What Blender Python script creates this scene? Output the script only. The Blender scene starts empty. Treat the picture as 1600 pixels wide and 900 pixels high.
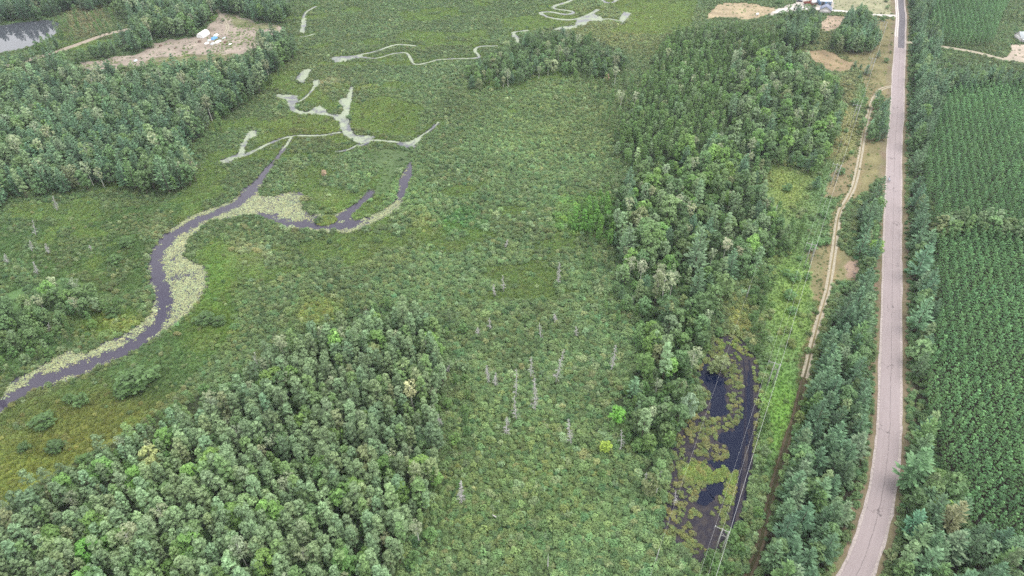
import bpy, math, random
import numpy as np
from mathutils import Vector

R = math.radians
RND = random.Random(11)
rng = np.random.default_rng(11)
scene = bpy.context.scene
COL = scene.collection

# ------------------------------------------------------------------ camera, sky, sun, exposure
H, PITCH, FPX = 170.0, R(40.0), 1067.0            # drone height (m), tilt below the horizon, focal length in 1600-px units
cam_d = bpy.data.cameras.new("camera")
cam_d.sensor_width = 36.0
cam_d.lens = 36.0 * FPX / 1600.0
cam_d.clip_start, cam_d.clip_end = 1.0, 20000.0
cam = bpy.data.objects.new("camera", cam_d)
cam.location = (0, 0, H)
cam.rotation_euler = (R(90) - PITCH, 0, 0)
COL.objects.link(cam)
scene.camera = cam

SUN_EL, SUN_AZ = R(66), R(78)                     # azimuth clockwise from +Y (from the right, a little ahead)
world = bpy.data.worlds.new("World")
scene.world = world
world.use_nodes = True
wn, wl = world.node_tree.nodes, world.node_tree.links
wn.clear()
sky = wn.new("ShaderNodeTexSky")
sky.sky_type = 'NISHITA'
sky.sun_disc = False
sky.sun_elevation, sky.sun_rotation = SUN_EL, SUN_AZ
sky.altitude, sky.air_density, sky.dust_density = 200, 1.0, 2.0
tc = wn.new("ShaderNodeTexCoord")
mp = wn.new("ShaderNodeMapping"); mp.inputs['Scale'].default_value = (1, 1, 2.2)
cn = wn.new("ShaderNodeTexNoise"); cn.inputs['Scale'].default_value = 2.6; cn.inputs['Detail'].default_value = 6
cr = wn.new("ShaderNodeValToRGB")
cr.color_ramp.elements[0].position, cr.color_ramp.elements[1].position = 0.28, 0.52
cmix = wn.new("ShaderNodeMix"); cmix.data_type = 'RGBA'
cmix.inputs['B'].default_value = (8.2, 8.2, 8.3, 1)   # broken cloud deck, about as bright as the clear sky near the horizon
bg = wn.new("ShaderNodeBackground"); bg.inputs['Strength'].default_value = 0.11
wo = wn.new("ShaderNodeOutputWorld")
wl.new(tc.outputs['Generated'], mp.inputs['Vector']); wl.new(mp.outputs[0], cn.inputs['Vector'])
wl.new(cn.outputs['Fac'], cr.inputs['Fac']); wl.new(cr.outputs['Color'], cmix.inputs['Factor'])
wl.new(sky.outputs['Color'], cmix.inputs['A']); wl.new(cmix.outputs['Result'], bg.inputs['Color'])
wl.new(bg.outputs[0], wo.inputs['Surface'])

sun_d = bpy.data.lights.new("sun", 'SUN')
sun_d.energy, sun_d.angle, sun_d.color = 1.2, R(40), (1.0, 0.96, 0.9)
sun = bpy.data.objects.new("sun", sun_d)
sv = Vector((math.sin(SUN_AZ) * math.cos(SUN_EL), math.cos(SUN_AZ) * math.cos(SUN_EL), math.sin(SUN_EL)))
sun.rotation_euler = sv.to_track_quat('Z', 'Y').to_euler()
sun.location = (0, 0, 400)
COL.objects.link(sun)

vs = scene.view_settings
vs.view_transform, vs.look, vs.exposure, vs.gamma, vs.use_curve_mapping = 'Standard', 'None', 1.34, 1.0, False
scene.cycles.max_bounces = 5
scene.cycles.diffuse_bounces = 3
scene.cycles.glossy_bounces = 2
scene.cycles.transmission_bounces = 3
scene.cycles.volume_bounces = 0
scene.cycles.use_denoising = False
scene.cycles.denoiser = 'OPENIMAGEDENOISE'
scene.cycles.denoising_input_passes = 'RGB_ALBEDO_NORMAL'

# ------------------------------------------------------------------ survey: where a ray of the photograph meets the land
CP, SP = math.cos(PITCH), math.sin(PITCH)

def ground(px, py, z=0.0):
    u, v = np.asarray(px, float) - 800.0, np.asarray(py, float) - 450.0
    t = (H - z) / (FPX * SP + v * CP)
    return u * t, (FPX * CP - v * SP) * t

def project(x, y, z=0.0):
    dz = z - H
    f = y * CP - dz * SP
    f = np.where(f < 1.0, 1.0, f)
    return 800.0 + FPX * x / f, 450.0 - FPX * (y * SP + dz * CP) / f

def metres(px, py):                                # photo pixels per metre at a ground point
    return (py + FPX * SP / CP - 450.0) * CP / H

def lin(r, g, b):
    f = lambda c: ((c / 255 + 0.055) / 1.055) ** 2.4 if c > 10 else c / 255 / 12.92
    return np.array([f(r), f(g), f(b)])

def hash2(i, j, s):
    n = (i * 374761393 + j * 668265263 + s * 1442695041) & 0x7fffffff
    n = ((n ^ (n >> 13)) * 1274126177) & 0x7fffffff
    return ((n ^ (n >> 16)) & 0xffff) / 65535.0

def noise(x, y, s=0):
    x, y = np.asarray(x, float), np.asarray(y, float)
    i, j = np.floor(x).astype(np.int64), np.floor(y).astype(np.int64)
    u, v = x - i, y - j
    u, v = u * u * (3 - 2 * u), v * v * (3 - 2 * v)
    a, b = hash2(i, j, s), hash2(i + 1, j, s)
    c, d = hash2(i, j + 1, s), hash2(i + 1, j + 1, s)
    return (a * (1 - u) + b * u) * (1 - v) + (c * (1 - u) + d * u) * v

def fbm(x, y, s=0, o=4):
    t, a, w = 0, 0.5, 0
    for k in range(o):
        t = t + a * noise(x * 2 ** k, y * 2 ** k, s + k); w += a; a *= 0.5
    return t / w

def inside(poly, px, py):
    px, py = np.asarray(px, float), np.asarray(py, float)
    r = np.zeros(px.shape, bool)
    xs, ys = [p[0] for p in poly], [p[1] for p in poly]
    bx = (px >= min(xs)) & (px <= max(xs)) & (py >= min(ys)) & (py <= max(ys))
    if not bx.any():
        return r
    qx, qy = px[bx], py[bx]
    rr = np.zeros(qx.shape, bool)
    n = len(poly)
    for k in range(n):
        x0, y0 = poly[k]; x1, y1 = poly[(k + 1) % n]
        if y0 == y1:
            continue
        c = (y0 > qy) != (y1 > qy)
        rr ^= c & (qx < (x1 - x0) * (qy - y0) / (y1 - y0) + x0)
    r[bx] = rr
    return r

def any_in(polys, px, py):
    r = np.zeros(np.shape(px), bool)
    for p in polys:
        r |= inside(p, px, py)
    return r

def smooth(pts, k=6):                              # Catmull-Rom through a list of points
    P = [np.array(p, float) for p in pts]
    P = [2 * P[0] - P[1]] + P + [2 * P[-1] - P[-2]]
    out = []
    for i in range(1, len(P) - 2):
        for t in np.linspace(0, 1, k, endpoint=False):
            a, b, c, d = P[i - 1:i + 3]
            out.append(0.5 * (2 * b + (c - a) * t + (2 * a - 5 * b + 4 * c - d) * t * t + (3 * b - a - 3 * c + d) * t ** 3))
    out.append(P[-2])
    return np.array(out)

def dist_line(x, y, line):                         # distance in metres to a world polyline
    d = np.full(np.shape(x), 1e9)
    for (ax, ay), (bx, by) in zip(line[:-1], line[1:]):
        vx, vy = bx - ax, by - ay
        L = vx * vx + vy * vy + 1e-9
        t = np.clip(((x - ax) * vx + (y - ay) * vy) / L, 0, 1)
        d = np.minimum(d, np.hypot(x - ax - t * vx, y - ay - t * vy))
    return d

# ------------------------------------------------------------------ traced outlines (photo pixels on the ground)
def wl_(pts):
    a = np.array(pts, float)
    return np.stack(ground(a[:, 0], a[:, 1]), 1)

ROAD_PX = [(1405, -140), (1406, -60), (1406, 0), (1408, 25), (1407, 50), (1406, 75), (1403, 130), (1402, 175), (1398, 225), (1396, 300), (1395, 350), (1394, 400), (1393.5, 450),
           (1391.5, 562), (1390, 640), (1389, 675), (1384.5, 725), (1377, 775), (1365, 825), (1350, 870), (1339, 895), (1310, 950), (1270, 1010), (1215, 1080)]
ROAD = smooth(wl_(ROAD_PX), 5)
TRACK = smooth(wl_([(1140, 980), (1170, 897), (1187, 850), (1203, 782), (1232, 680), (1241, 655), (1262, 570), (1277, 510), (1287, 475), (1295, 445), (1304, 385), (1311, 335), (1324, 312), (1335, 287),
                    (1343, 250), (1347, 225), (1352, 198), (1362, 162), (1371, 145), (1380, 138), (1398, 134)]), 4)
DRIVE = smooth(wl_([(1210, 20), (1240, 13), (1270, 13), (1295, 16), (1320, 18), (1350, 22), (1375, 24), (1404, 25)]), 3)
DRIVE_E = smooth(wl_([(1410, 66), (1440, 68), (1470, 73), (1492, 76), (1530, 83), (1565, 92), (1600, 96), (1660, 98)]), 3)
DIRT_ROAD = smooth(wl_([(-90, 118), (0, 105), (50, 92), (82, 83), (120, 70), (165, 54), (200, 46), (235, 36)]), 3)
CLEAR_PATH = smooth(wl_([(338, 14), (344, 22), (350, 31), (356, 42), (352, 52)]), 3)

RIVER = [(-70, 690), (-70, 640), (0, 622), (10, 608), (25, 592), (50, 580), (82, 562), (105, 549), (135, 552), (155, 540), (190, 525), (215, 510), (235, 490), (242, 470), (240, 458), (235, 445), (232, 420), (235, 397),
         (250, 375), (270, 357), (300, 337), (332, 325), (362, 315), (380, 297), (400, 281), (415, 262), (430, 247), (442, 230), (449, 231), (432, 252), (416, 276), (404, 296), (406, 306), (430, 307), (450, 300), (472, 302),
         (475, 315), (471, 326), (485, 335), (520, 337), (550, 322), (570, 307), (578, 296), (584, 300), (576, 312), (560, 326), (548, 338), (556, 345), (590, 333), (600, 325), (617, 317), (622, 295), (625, 276), (635, 264),
         (643, 254), (647, 261), (640, 287), (632, 308), (626, 328), (607, 336), (585, 347), (562, 359), (545, 364), (500, 363), (470, 360), (450, 356), (427, 348), (405, 335), (375, 337), (350, 342), (322, 347), (315, 357),
         (297, 370), (291, 385), (288, 400), (300, 410), (317, 415), (322, 425), (323, 445), (311, 470), (295, 488), (275, 507), (250, 522), (230, 533), (215, 545), (185, 560), (150, 576), (110, 593), (75, 603), (50, 612), (20, 628), (0, 645)]
CHANNEL = [(-70, 668), (0, 634), (50, 604), (112, 579), (162, 560), (200, 544), (235, 521), (254, 490), (257, 465), (249, 440), (244, 415), (247, 397), (258, 380), (283, 361), (320, 341), (350, 328), (378, 313), (396, 292), (420, 265), (440, 236)]
CHANNEL_B = [(408, 336), (430, 342), (450, 349), (480, 352), (520, 354), (545, 352), (556, 344)]
CHANNEL_C = [(530, 340), (552, 328), (570, 312), (580, 299)]
CHANNEL_D = [(642, 258), (637, 275), (632, 295), (628, 308)]
ISLE = [(492, 346), (496, 340), (508, 337), (522, 338), (526, 343), (521, 349), (506, 353), (496, 351)]
S1 = [(427, 150), (440, 147), (465, 149), (467, 155), (462, 165), (465, 171), (480, 175), (490, 168), (500, 165), (509, 171), (513, 177), (525, 179), (533, 178), (535, 168), (528, 160), (530, 155), (540, 152), (546, 140), (550, 133), (552, 140),
      (550, 155), (547, 170), (545, 185), (548, 200), (555, 211), (567, 212), (576, 211), (584, 214), (583, 220), (570, 225), (557, 223), (545, 217), (535, 209), (532, 200), (529, 190), (520, 184), (507, 180), (490, 179), (470, 179), (455, 174), (449, 166), (447, 157), (436, 154)]
S2 = [(340, 252), (352, 256), (372, 247), (383, 244), (384, 230), (391, 216), (402, 213), (399, 203), (388, 205), (379, 222), (371, 240), (352, 248)]
S4 = [(462, 122), (470, 112), (482, 107), (490, 109), (478, 124), (475, 130), (466, 128)]
S5 = [(488, 126), (499, 124), (502, 131), (494, 136), (489, 133)]
S6 = [(467, 51), (470, 40), (471, 28), (479, 28), (479, 38), (476, 52)]
S7 = [(620, 222), (640, 221), (656, 213), (660, 216), (650, 230), (635, 232), (623, 228)]
S8 = [(905, 27), (925, 20), (942, 28), (940, 34), (922, 33), (915, 40), (897, 42), (900, 34)]
S9 = [(967, 28), (976, 18), (987, 21), (980, 30), (972, 39)]
S10 = [(860, 47), (875, 42), (895, 40), (905, 43), (890, 46), (870, 48)]
S11 = [(801, 52), (806, 54), (814, 60), (809, 70), (804, 62)]
S12 = [(515, 90), (530, 88), (550, 87), (566, 86), (570, 90), (545, 95), (524, 98)]
STREAM_POLYS = [S1, S2, S4, S5, S6, S7, S8, S9, S10, S11, S12]
STREAM_LINES = [([(382, 243), (400, 235), (420, 225), (440, 217), (458, 213), (472, 212), (500, 212), (532, 207)], 2.0), ([(583, 219), (605, 221), (625, 223)], 1.7), ([(655, 214), (670, 205), (678, 198), (686, 191)], 1.5),
                ([(473, 28), (480, 18), (494, 10)], 2.2), ([(468, 58), (478, 57), (492, 53)], 1.6), ([(440, 236), (449, 225), (456, 215)], 1.6),
                ([(466, 160), (478, 152), (488, 141), (492, 134)], 1.5), ([(530, 90), (555, 88), (570, 84), (590, 80), (605, 74), (622, 70), (650, 72)], 2.2), ([(568, 90), (590, 91), (615, 84), (634, 83), (642, 92), (648, 101), (665, 99), (690, 93), (742, 91), (748, 87), (742, 79), (750, 73), (778, 72)], 1.9),
                ([(803, 58), (803, 51), (815, 49), (826, 48)], 2.6), ([(912, -14), (890, 2), (868, 9), (867, 14), (890, 17), (896, 20), (884, 23), (860, 19), (845, 20), (852, 25), (870, 30), (893, 31), (915, 26), (935, 15)], 3.2),
                ([(936, -6), (944, 3), (957, 4), (968, -3)], 2.8), ([(930, 32), (950, 30), (968, 33)], 2.2), ([(560, 226), (545, 234), (530, 237), (524, 238)], 1.4), ([(583, 214), (572, 225), (560, 228)], 1.8)]
REALTOR_POND = [(-110, 48), (0, 40), (25, 36), (75, 31), (92, 36), (88, 52), (76, 62), (55, 70), (36, 76), (0, 83), (-110, 100)]
POND = [(1101, 567), (1108, 573), (1118, 584), (1130, 590), (1136, 592), (1134, 610), (1136, 630), (1139, 645), (1130, 652), (1110, 655), (1108, 640), (1112, 620), (1105, 605), (1096, 594), (1093, 582)]
POOL_B = [(1118, 690), (1128, 675), (1145, 672), (1160, 650), (1166, 600), (1172, 580), (1178, 590), (1174, 640), (1168, 680), (1160, 720), (1152, 735), (1142, 740), (1120, 735), (1108, 728), (1110, 722), (1135, 720), (1140, 700)]
POOL_C = [(1092, 765), (1105, 755), (1125, 752), (1140, 748), (1138, 760), (1120, 775), (1100, 790), (1090, 782)]
WET = [(1088, 575), (1100, 560), (1120, 530), (1150, 520), (1170, 545), (1184, 562), (1188, 600), (1188, 640), (1180, 700), (1172, 750), (1162, 800), (1150, 835), (1130, 850), (1095, 884), (1072, 872), (1060, 850), (1032, 838), (1038, 790), (1046, 740), (1050, 700), (1062, 665), (1085, 650), (1100, 640), (1100, 610), (1088, 595)]
RUTS = wl_([(1166, 562), (1169, 590), (1170, 640), (1168, 690), (1163, 740), (1156, 790), (1149, 832)])
HEART = [(1066, 738), (1074, 726), (1090, 721), (1104, 726), (1112, 740), (1122, 733), (1135, 732), (1139, 740), (1130, 750), (1113, 756), (1095, 754), (1080, 757), (1070, 748)]
MEAD_A = [(-90, 700), (20, 636), (110, 601), (185, 571), (250, 530), (300, 492), (327, 450), (325, 420), (345, 380), (372, 395), (365, 450), (372, 500), (345, 545), (300, 590), (240, 640), (180, 690), (110, 725), (50, 760), (0, 800), (-90, 845)]
MEAD_B = [(-90, 640), (0, 600), (60, 560), (110, 540), (150, 535), (195, 512), (222, 485), (228, 440), (225, 395), (262, 345), (330, 318), (330, 300), (240, 320), (120, 330), (0, 310), (-90, 330)]
SANDS = [  # polygon, appearance colour
    ([(118, 99), (150, 96), (190, 88), (215, 84), (240, 68), (275, 60), (305, 58), (322, 42), (340, 28), (345, 20), (354, 22), (380, 26), (400, 38), (435, 38), (450, 45), (420, 60), (402, 72), (378, 86), (345, 98), (300, 102), (255, 97), (220, 103), (180, 108), (140, 108)], (186, 172, 158)),
    ([(220, 96), (270, 88), (330, 84), (370, 82), (350, 97), (300, 104), (250, 102)], (140, 140, 105)),
    ([(358, 22), (400, 38), (435, 40), (440, 48), (400, 44), (362, 40)], (148, 150, 112)),
    ([(1102, 31), (1112, 14), (1124, 5), (1190, 6), (1216, 12), (1205, 22), (1176, 29), (1130, 29)], (196, 178, 146)),
    ([(1200, 26), (1212, 16), (1240, 6), (1262, -12), (1300, -12), (1302, 16), (1240, 18)], (222, 214, 204)),
    ([(1278, 46), (1290, 24), (1324, 26), (1312, 44), (1300, 50)], (204, 182, 158)),
    ([(1258, 79), (1282, 77), (1312, 88), (1338, 101), (1330, 111), (1300, 111), (1276, 98)], (176, 156, 124)),
    ([(1300, -20), (1398, -20), (1398, 22), (1330, 22), (1300, 14)], (178, 176, 142)),
    ([(1565, 96), (1578, 82), (1584, 70), (1640, 66), (1640, 100), (1600, 98)], (214, 198, 180)),
    ([(1330, 30), (1396, 28), (1394, 135), (1388, 260), (1360, 292), (1332, 312), (1345, 225), (1360, 162), (1345, 120), (1320, 70)], (150, 143, 104)),
    ([(1290, 310), (1325, 300), (1340, 250), (1330, 240), (1300, 270)], (158, 146, 112)),
    ([(1262, 390), (1300, 375), (1330, 400), (1340, 440), (1300, 440), (1290, 470), (1270, 470)], (152, 146, 108)),
    ([(1318, 415), (1332, 404), (1346, 412), (1346, 430), (1330, 438)], (184, 160, 140)),
]
CORRIDOR = [(1140, 960), (1185, 850), (1205, 780), (1190, 740), (1200, 690), (1196, 620), (1188, 560), (1195, 480), (1210, 420), (1235, 390), (1205, 330), (1190, 290), (1205, 255), (1250, 262), (1285, 262), (1310, 210), (1325, 170), (1345, 120), (1372, 110), (1372, 145), (1350, 205), (1345, 250), (1322, 312), (1308, 335), (1300, 400), (1284, 478), (1258, 570), (1238, 655), (1200, 780), (1166, 900), (1140, 980)]

# tree stands, traced at crown height
T_GROVE = [(-90, 800), (0, 790), (60, 752), (130, 716), (200, 672), (280, 640), (380, 588), (470, 522), (560, 490), (640, 482), (678, 505), (692, 560), (684, 620), (692, 680), (672, 760), (655, 820), (625, 860), (612, 900), (600, 1010), (-90, 1010)]
T_LEFT = [(-120, 122), (0, 112), (55, 100), (120, 110), (190, 110), (250, 108), (310, 106), (352, 100), (392, 86), (420, 60), (440, 52), (462, 58), (452, 78), (420, 105), (392, 138), (352, 164), (322, 180), (300, 198), (288, 230), (300, 262), (272, 282), (220, 288), (180, 272), (110, 282), (60, 288), (10, 298), (-120, 330)]
T_NW = [(186, 84), (192, 50), (215, 40), (192, 20), (178, 0), (178, -60), (450, -60), (452, 10), (446, 32), (404, 34), (380, 22), (356, 14), (340, 10), (330, 30), (312, 50), (272, 56), (240, 64), (215, 82)]
T_NW2 = [(-120, -60), (178, -60), (170, -2), (100, 6), (60, 20), (0, 28), (-120, 40)]
T_NW3 = [(-120, 106), (0, 92), (38, 82), (70, 68), (98, 62), (82, 78), (50, 88), (0, 100), (-120, 114)]
T_NW4 = [(112, 94), (140, 76), (186, 58), (186, 84), (150, 94)]
T_WEST = [(-90, 480), (0, 466), (40, 452), (100, 438), (142, 448), (152, 466), (112, 488), (84, 498), (54, 525), (0, 536), (-90, 560)]
T_MID = [(1140, 96), (1190, 80), (1236, 78), (1262, 100), (1290, 118), (1322, 148), (1314, 180), (1304, 212), (1290, 252), (1268, 268), (1226, 246), (1202, 256), (1190, 290), (1214, 326), (1236, 352), (1204, 390), (1186, 420), (1156, 420), (1122, 468), (1110, 520), (1094, 556), (1078, 600), (1084, 636), (1058, 680), (1040, 740), (1026, 792), (1006, 790), (996, 720), (980, 670), (950, 660), (968, 620), (990, 590), (1000, 540), (984, 480), (962, 440), (960, 392), (940, 350), (960, 315), (975, 290), (985, 262), (1010, 250), (1060, 240), (1110, 225), (1140, 190), (1128, 140)]
T_SCRUB = [(1040, 60), (1110, 44), (1180, 52), (1230, 64), (1240, 76), (1190, 84), (1140, 98), (1130, 140), (1142, 190), (1110, 226), (1060, 242), (1010, 252), (985, 262), (960, 240), (978, 180), (1000, 150), (1024, 100)]
T_BRIGHT = [(890, 345), (925, 312), (962, 312), (960, 350), (965, 395), (940, 380)]
T_CLUMP = [(722, 112), (790, 76), (830, 60), (880, 54), (930, 64), (984, 96), (960, 116), (900, 110), (860, 106), (800, 126), (740, 132)]
T_ISLE = [(1180, 1010), (1180, 900), (1212, 800), (1230, 722), (1264, 622), (1280, 545), (1300, 492), (1320, 452), (1352, 430), (1335, 385), (1344, 325), (1368, 290), (1383, 290), (1388, 330), (1386, 370), (1378, 400), (1368, 440), (1366, 500), (1362, 560), (1366, 620), (1358, 690), (1348, 740), (1342, 790), (1322, 830), (1306, 868), (1292, 900), (1250, 1010)]
T_ISLE2 = [(1352, 195), (1366, 152), (1396, 152), (1398, 176), (1384, 210), (1360, 214)]
T_EAST = [(1414, 10), (1432, -60), (1462, -60), (1456, 30), (1470, 50), (1468, 96), (1500, 106), (1530, 108), (1600, 118), (1700, 122), (1700, 134), (1560, 132), (1500, 132), (1476, 150), (1462, 200), (1448, 220), (1440, 262), (1452, 300), (1452, 350), (1466, 400), (1460, 430), (1466, 470), (1466, 520), (1450, 560), (1450, 620), (1462, 680), (1478, 720), (1500, 790), (1530, 830), (1600, 848), (1740, 860), (1740, 1010), (1350, 1010), (1380, 920), (1404, 860), (1414, 800), (1408, 740), (1420, 690), (1424, 640), (1420, 560), (1414, 480), (1412, 380), (1418, 300), (1418, 200), (1420, 130), (1424, 60)]
T_HEDGE = [(1466, 340), (1540, 340), (1600, 362), (1740, 372), (1740, 386), (1600, 378), (1540, 358), (1466, 362)]
T_YARD = [(1225, 30), (1250, 18), (1272, 22), (1280, 40), (1270, 60), (1240, 66), (1205, 60), (1215, 40)]
T_YARD2 = [(1300, 66), (1315, 40), (1335, 16), (1360, 24), (1374, 60), (1362, 72), (1330, 72)]
P_MAIN = [(1462, 200), (1476, 150), (1500, 132), (1740, 132), (1740, 380), (1600, 366), (1540, 344), (1466, 344), (1452, 300), (1444, 250)]
P_NEAR = [(1456, 360), (1540, 356), (1600, 376), (1740, 390), (1740, 880), (1600, 850), (1530, 830), (1500, 790), (1478, 720), (1462, 680), (1452, 620), (1456, 540), (1468, 480), (1464, 400)]
P_FAR = [(1440, -60), (1600, -60), (1572, 10), (1552, 60), (1482, 64), (1456, 30)]

# ------------------------------------------------------------------ materials
def new_mat(name):
    m = bpy.data.materials.new(name); m.use_nodes = True
    n, l = m.node_tree.nodes, m.node_tree.links
    return m, n, l, n["Principled BSDF"]

def node(n, t, **kw):
    x = n.new(t)
    for k, v in kw.items():
        if k in x.inputs.keys():
            x.inputs[k].default_value = v
        else:
            setattr(x, k, v)
    return x

def leaf_material(name, spec, trans, spread=(0.62, 1.40)):
    m, n, l, b = new_mat(name)
    a = node(n, "ShaderNodeAttribute", attribute_type='INSTANCER', attribute_name="color")
    f = node(n, "ShaderNodeAttribute", attribute_type='GEOMETRY', attribute_name="leaf")
    mr = n.new("ShaderNodeMapRange"); mr.inputs['To Min'].default_value, mr.inputs['To Max'].default_value = spread
    vm = node(n, "ShaderNodeVectorMath", operation='SCALE')
    tr = n.new("ShaderNodeBsdfTranslucent"); mx = n.new("ShaderNodeMixShader"); mx.inputs['Fac'].default_value = trans
    l.new(f.outputs['Fac'], mr.inputs['Value']); l.new(a.outputs['Color'], vm.inputs[0]); l.new(mr.outputs[0], vm.inputs['Scale'])
    l.new(vm.outputs[0], b.inputs['Base Color']); l.new(vm.outputs[0], tr.inputs['Color'])
    b.inputs['Roughness'].default_value = 0.55; b.inputs['Specular IOR Level'].default_value = spec
    l.new(b.outputs[0], mx.inputs[1]); l.new(tr.outputs[0], mx.inputs[2]); l.new(mx.outputs[0], n["Material Output"].inputs['Surface'])
    return m

def plain(name, rgb, rough=0.8, var=0.25, scale=2.0, spec=0.3, metal=0.0, coords='Object'):
    m, n, l, b = new_mat(name)
    t = n.new("ShaderNodeTexCoord"); x = node(n, "ShaderNodeTexNoise", Scale=scale, Detail=6.0)
    mr = n.new("ShaderNodeMapRange"); mr.inputs['From Min'].default_value, mr.inputs['From Max'].default_value = 0.3, 0.7
    mr.inputs['To Min'].default_value, mr.inputs['To Max'].default_value = 1 - var, 1 + var
    vm = node(n, "ShaderNodeVectorMath", operation='SCALE'); vm.inputs[0].default_value = rgb
    l.new(t.outputs[coords], x.inputs['Vector']); l.new(x.outputs['Fac'], mr.inputs['Value']); l.new(mr.outputs[0], vm.inputs['Scale'])
    l.new(vm.outputs[0], b.inputs['Base Color'])
    b.inputs['Roughness'].default_value, b.inputs['Specular IOR Level'].default_value, b.inputs['Metallic'].default_value = rough, spec, metal
    return m

M_LEAF = leaf_material("leaves", 0.3, 0.32)
M_NEEDLE = leaf_material("needles", 0.25, 0.16)
M_PAD = leaf_material("lily_pad_skin", 0.35, 0.05, (0.75, 1.25))
M_BARK = plain("bark", (0.11, 0.085, 0.065), 0.9, 0.4, 6)
M_BIRCH = plain("birch_bark", (0.55, 0.53, 0.48), 0.8, 0.3, 5)
M_DEAD = plain("weathered_wood", (0.42, 0.40, 0.39), 0.9, 0.25, 4)

def ground_material():
    m, n, l, b = new_mat("land_cover")
    a = node(n, "ShaderNodeAttribute", attribute_type='GEOMETRY', attribute_name="cover")
    t = n.new("ShaderNodeTexCoord")
    x1 = node(n, "ShaderNodeTexNoise", Scale=0.9, Detail=8.0, Roughness=0.7); x2 = node(n, "ShaderNodeTexNoise", Scale=0.12, Detail=5.0)
    ad = node(n, "ShaderNodeMath", operation='MULTIPLY_ADD'); ad.inputs[1].default_value, ad.inputs[2].default_value = 1.3, 0.35
    ad2 = node(n, "ShaderNodeMath", operation='MULTIPLY_ADD'); ad2.inputs[1].default_value, ad2.inputs[2].default_value = 1.0, 0.5
    mu = node(n, "ShaderNodeMath", operation='MULTIPLY'); vm = node(n, "ShaderNodeVectorMath", operation='SCALE')
    bp = n.new("ShaderNodeBump"); bp.inputs['Strength'].default_value, bp.inputs['Distance'].default_value = 0.5, 0.4
    l.new(t.outputs['Object'], x1.inputs['Vector']); l.new(t.outputs['Object'], x2.inputs['Vector'])
    l.new(x1.outputs['Fac'], ad.inputs[0]); l.new(x2.outputs['Fac'], ad2.inputs[0]); l.new(ad.outputs[0], mu.inputs[0]); l.new(ad2.outputs[0], mu.inputs[1])
    l.new(a.outputs['Color'], vm.inputs[0]); l.new(mu.outputs[0], vm.inputs['Scale']); l.new(vm.outputs[0], b.inputs['Base Color'])
    l.new(x1.outputs['Fac'], bp.inputs['Height']); l.new(bp.outputs[0], b.inputs['Normal'])
    b.inputs['Roughness'].default_value, b.inputs['Specular IOR Level'].default_value = 0.95, 0.1
    return m

def water_material(name, deep, film=None, film_amount=0.5, film_scale=0.25, rough=0.06, bump=0.05, spec=0.5):
    m, n, l, b = new_mat(name)
    t = n.new("ShaderNodeTexCoord")
    w = node(n, "ShaderNodeTexNoise", Scale=0.8, Detail=3.0)
    bp = n.new("ShaderNodeBump"); bp.inputs['Strength'].default_value, bp.inputs['Distance'].default_value = bump, 0.1
    l.new(t.outputs['Object'], w.inputs['Vector']); l.new(w.outputs['Fac'], bp.inputs['Height']); l.new(bp.outputs[0], b.inputs['Normal'])
    b.inputs['Base Color'].default_value = (*deep, 1); b.inputs['Roughness'].default_value = rough; b.inputs['IOR'].default_value = 1.333; b.inputs['Specular IOR Level'].default_value = spec
    if film is not None:
        x = node(n, "ShaderNodeTexNoise", Scale=film_scale, Detail=9.0, Roughness=0.72)
        mr = n.new("ShaderNodeMapRange"); c = 0.72 - 0.44 * film_amount
        mr.inputs['From Min'].default_value, mr.inputs['From Max'].default_value = c - 0.05, c + 0.05
        g = node(n, "ShaderNodeTexNoise", Scale=1.7, Detail=6.0); gm = n.new("ShaderNodeMapRange")
        gm.inputs['To Min'].default_value, gm.inputs['To Max'].default_value = 0.6, 1.35
        fv = node(n, "ShaderNodeVectorMath", operation='SCALE'); fv.inputs[0].default_value = film
        mx = n.new("ShaderNodeMix"); mx.data_type = 'RGBA'; mx.inputs['A'].default_value = (*deep, 1)
        mf = n.new("ShaderNodeMapRange"); mf.inputs['To Min'].default_value, mf.inputs['To Max'].default_value = rough, 0.8
        l.new(t.outputs['Object'], x.inputs['Vector']); l.new(t.outputs['Object'], g.inputs['Vector']); l.new(x.outputs['Fac'], mr.inputs['Value'])
        l.new(g.outputs['Fac'], gm.inputs['Value']); l.new(gm.outputs[0], fv.inputs['Scale']); l.new(fv.outputs[0], mx.inputs['B'])
        l.new(mr.outputs[0], mx.inputs['Factor']); l.new(mx.outputs['Result'], b.inputs['Base Color']); l.new(mr.outputs[0], mf.inputs['Value']); l.new(mf.outputs[0], b.inputs['Roughness'])
    return m

M_RIVER = water_material("river_water", (0.040, 0.035, 0.052))
M_POND = water_material("pond_water", (0.004, 0.007, 0.022), rough=0.05, spec=0.22)
M_LAKE = water_material("lake_water", (0.05, 0.055, 0.065), rough=0.02, bump=0.01)
M_STREAM = water_material("weedy_glare_water", (0.075, 0.075, 0.09), (0.235, 0.27, 0.19), 0.58, 0.10)  # pale film colour holds floating weed and painted sky glare together
M_MUD = water_material("peaty_mud", (0.014, 0.012, 0.02), (0.040, 0.034, 0.034), 0.45, 0.35, rough=0.3, spec=0.25)

# ------------------------------------------------------------------ object helpers
def tag(o, label=None, cat=None, group=None, kind=None):
    for k, v in (("label", label), ("category", cat), ("group", group), ("kind", kind)):
        if v: o[k] = v
    return o

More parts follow.
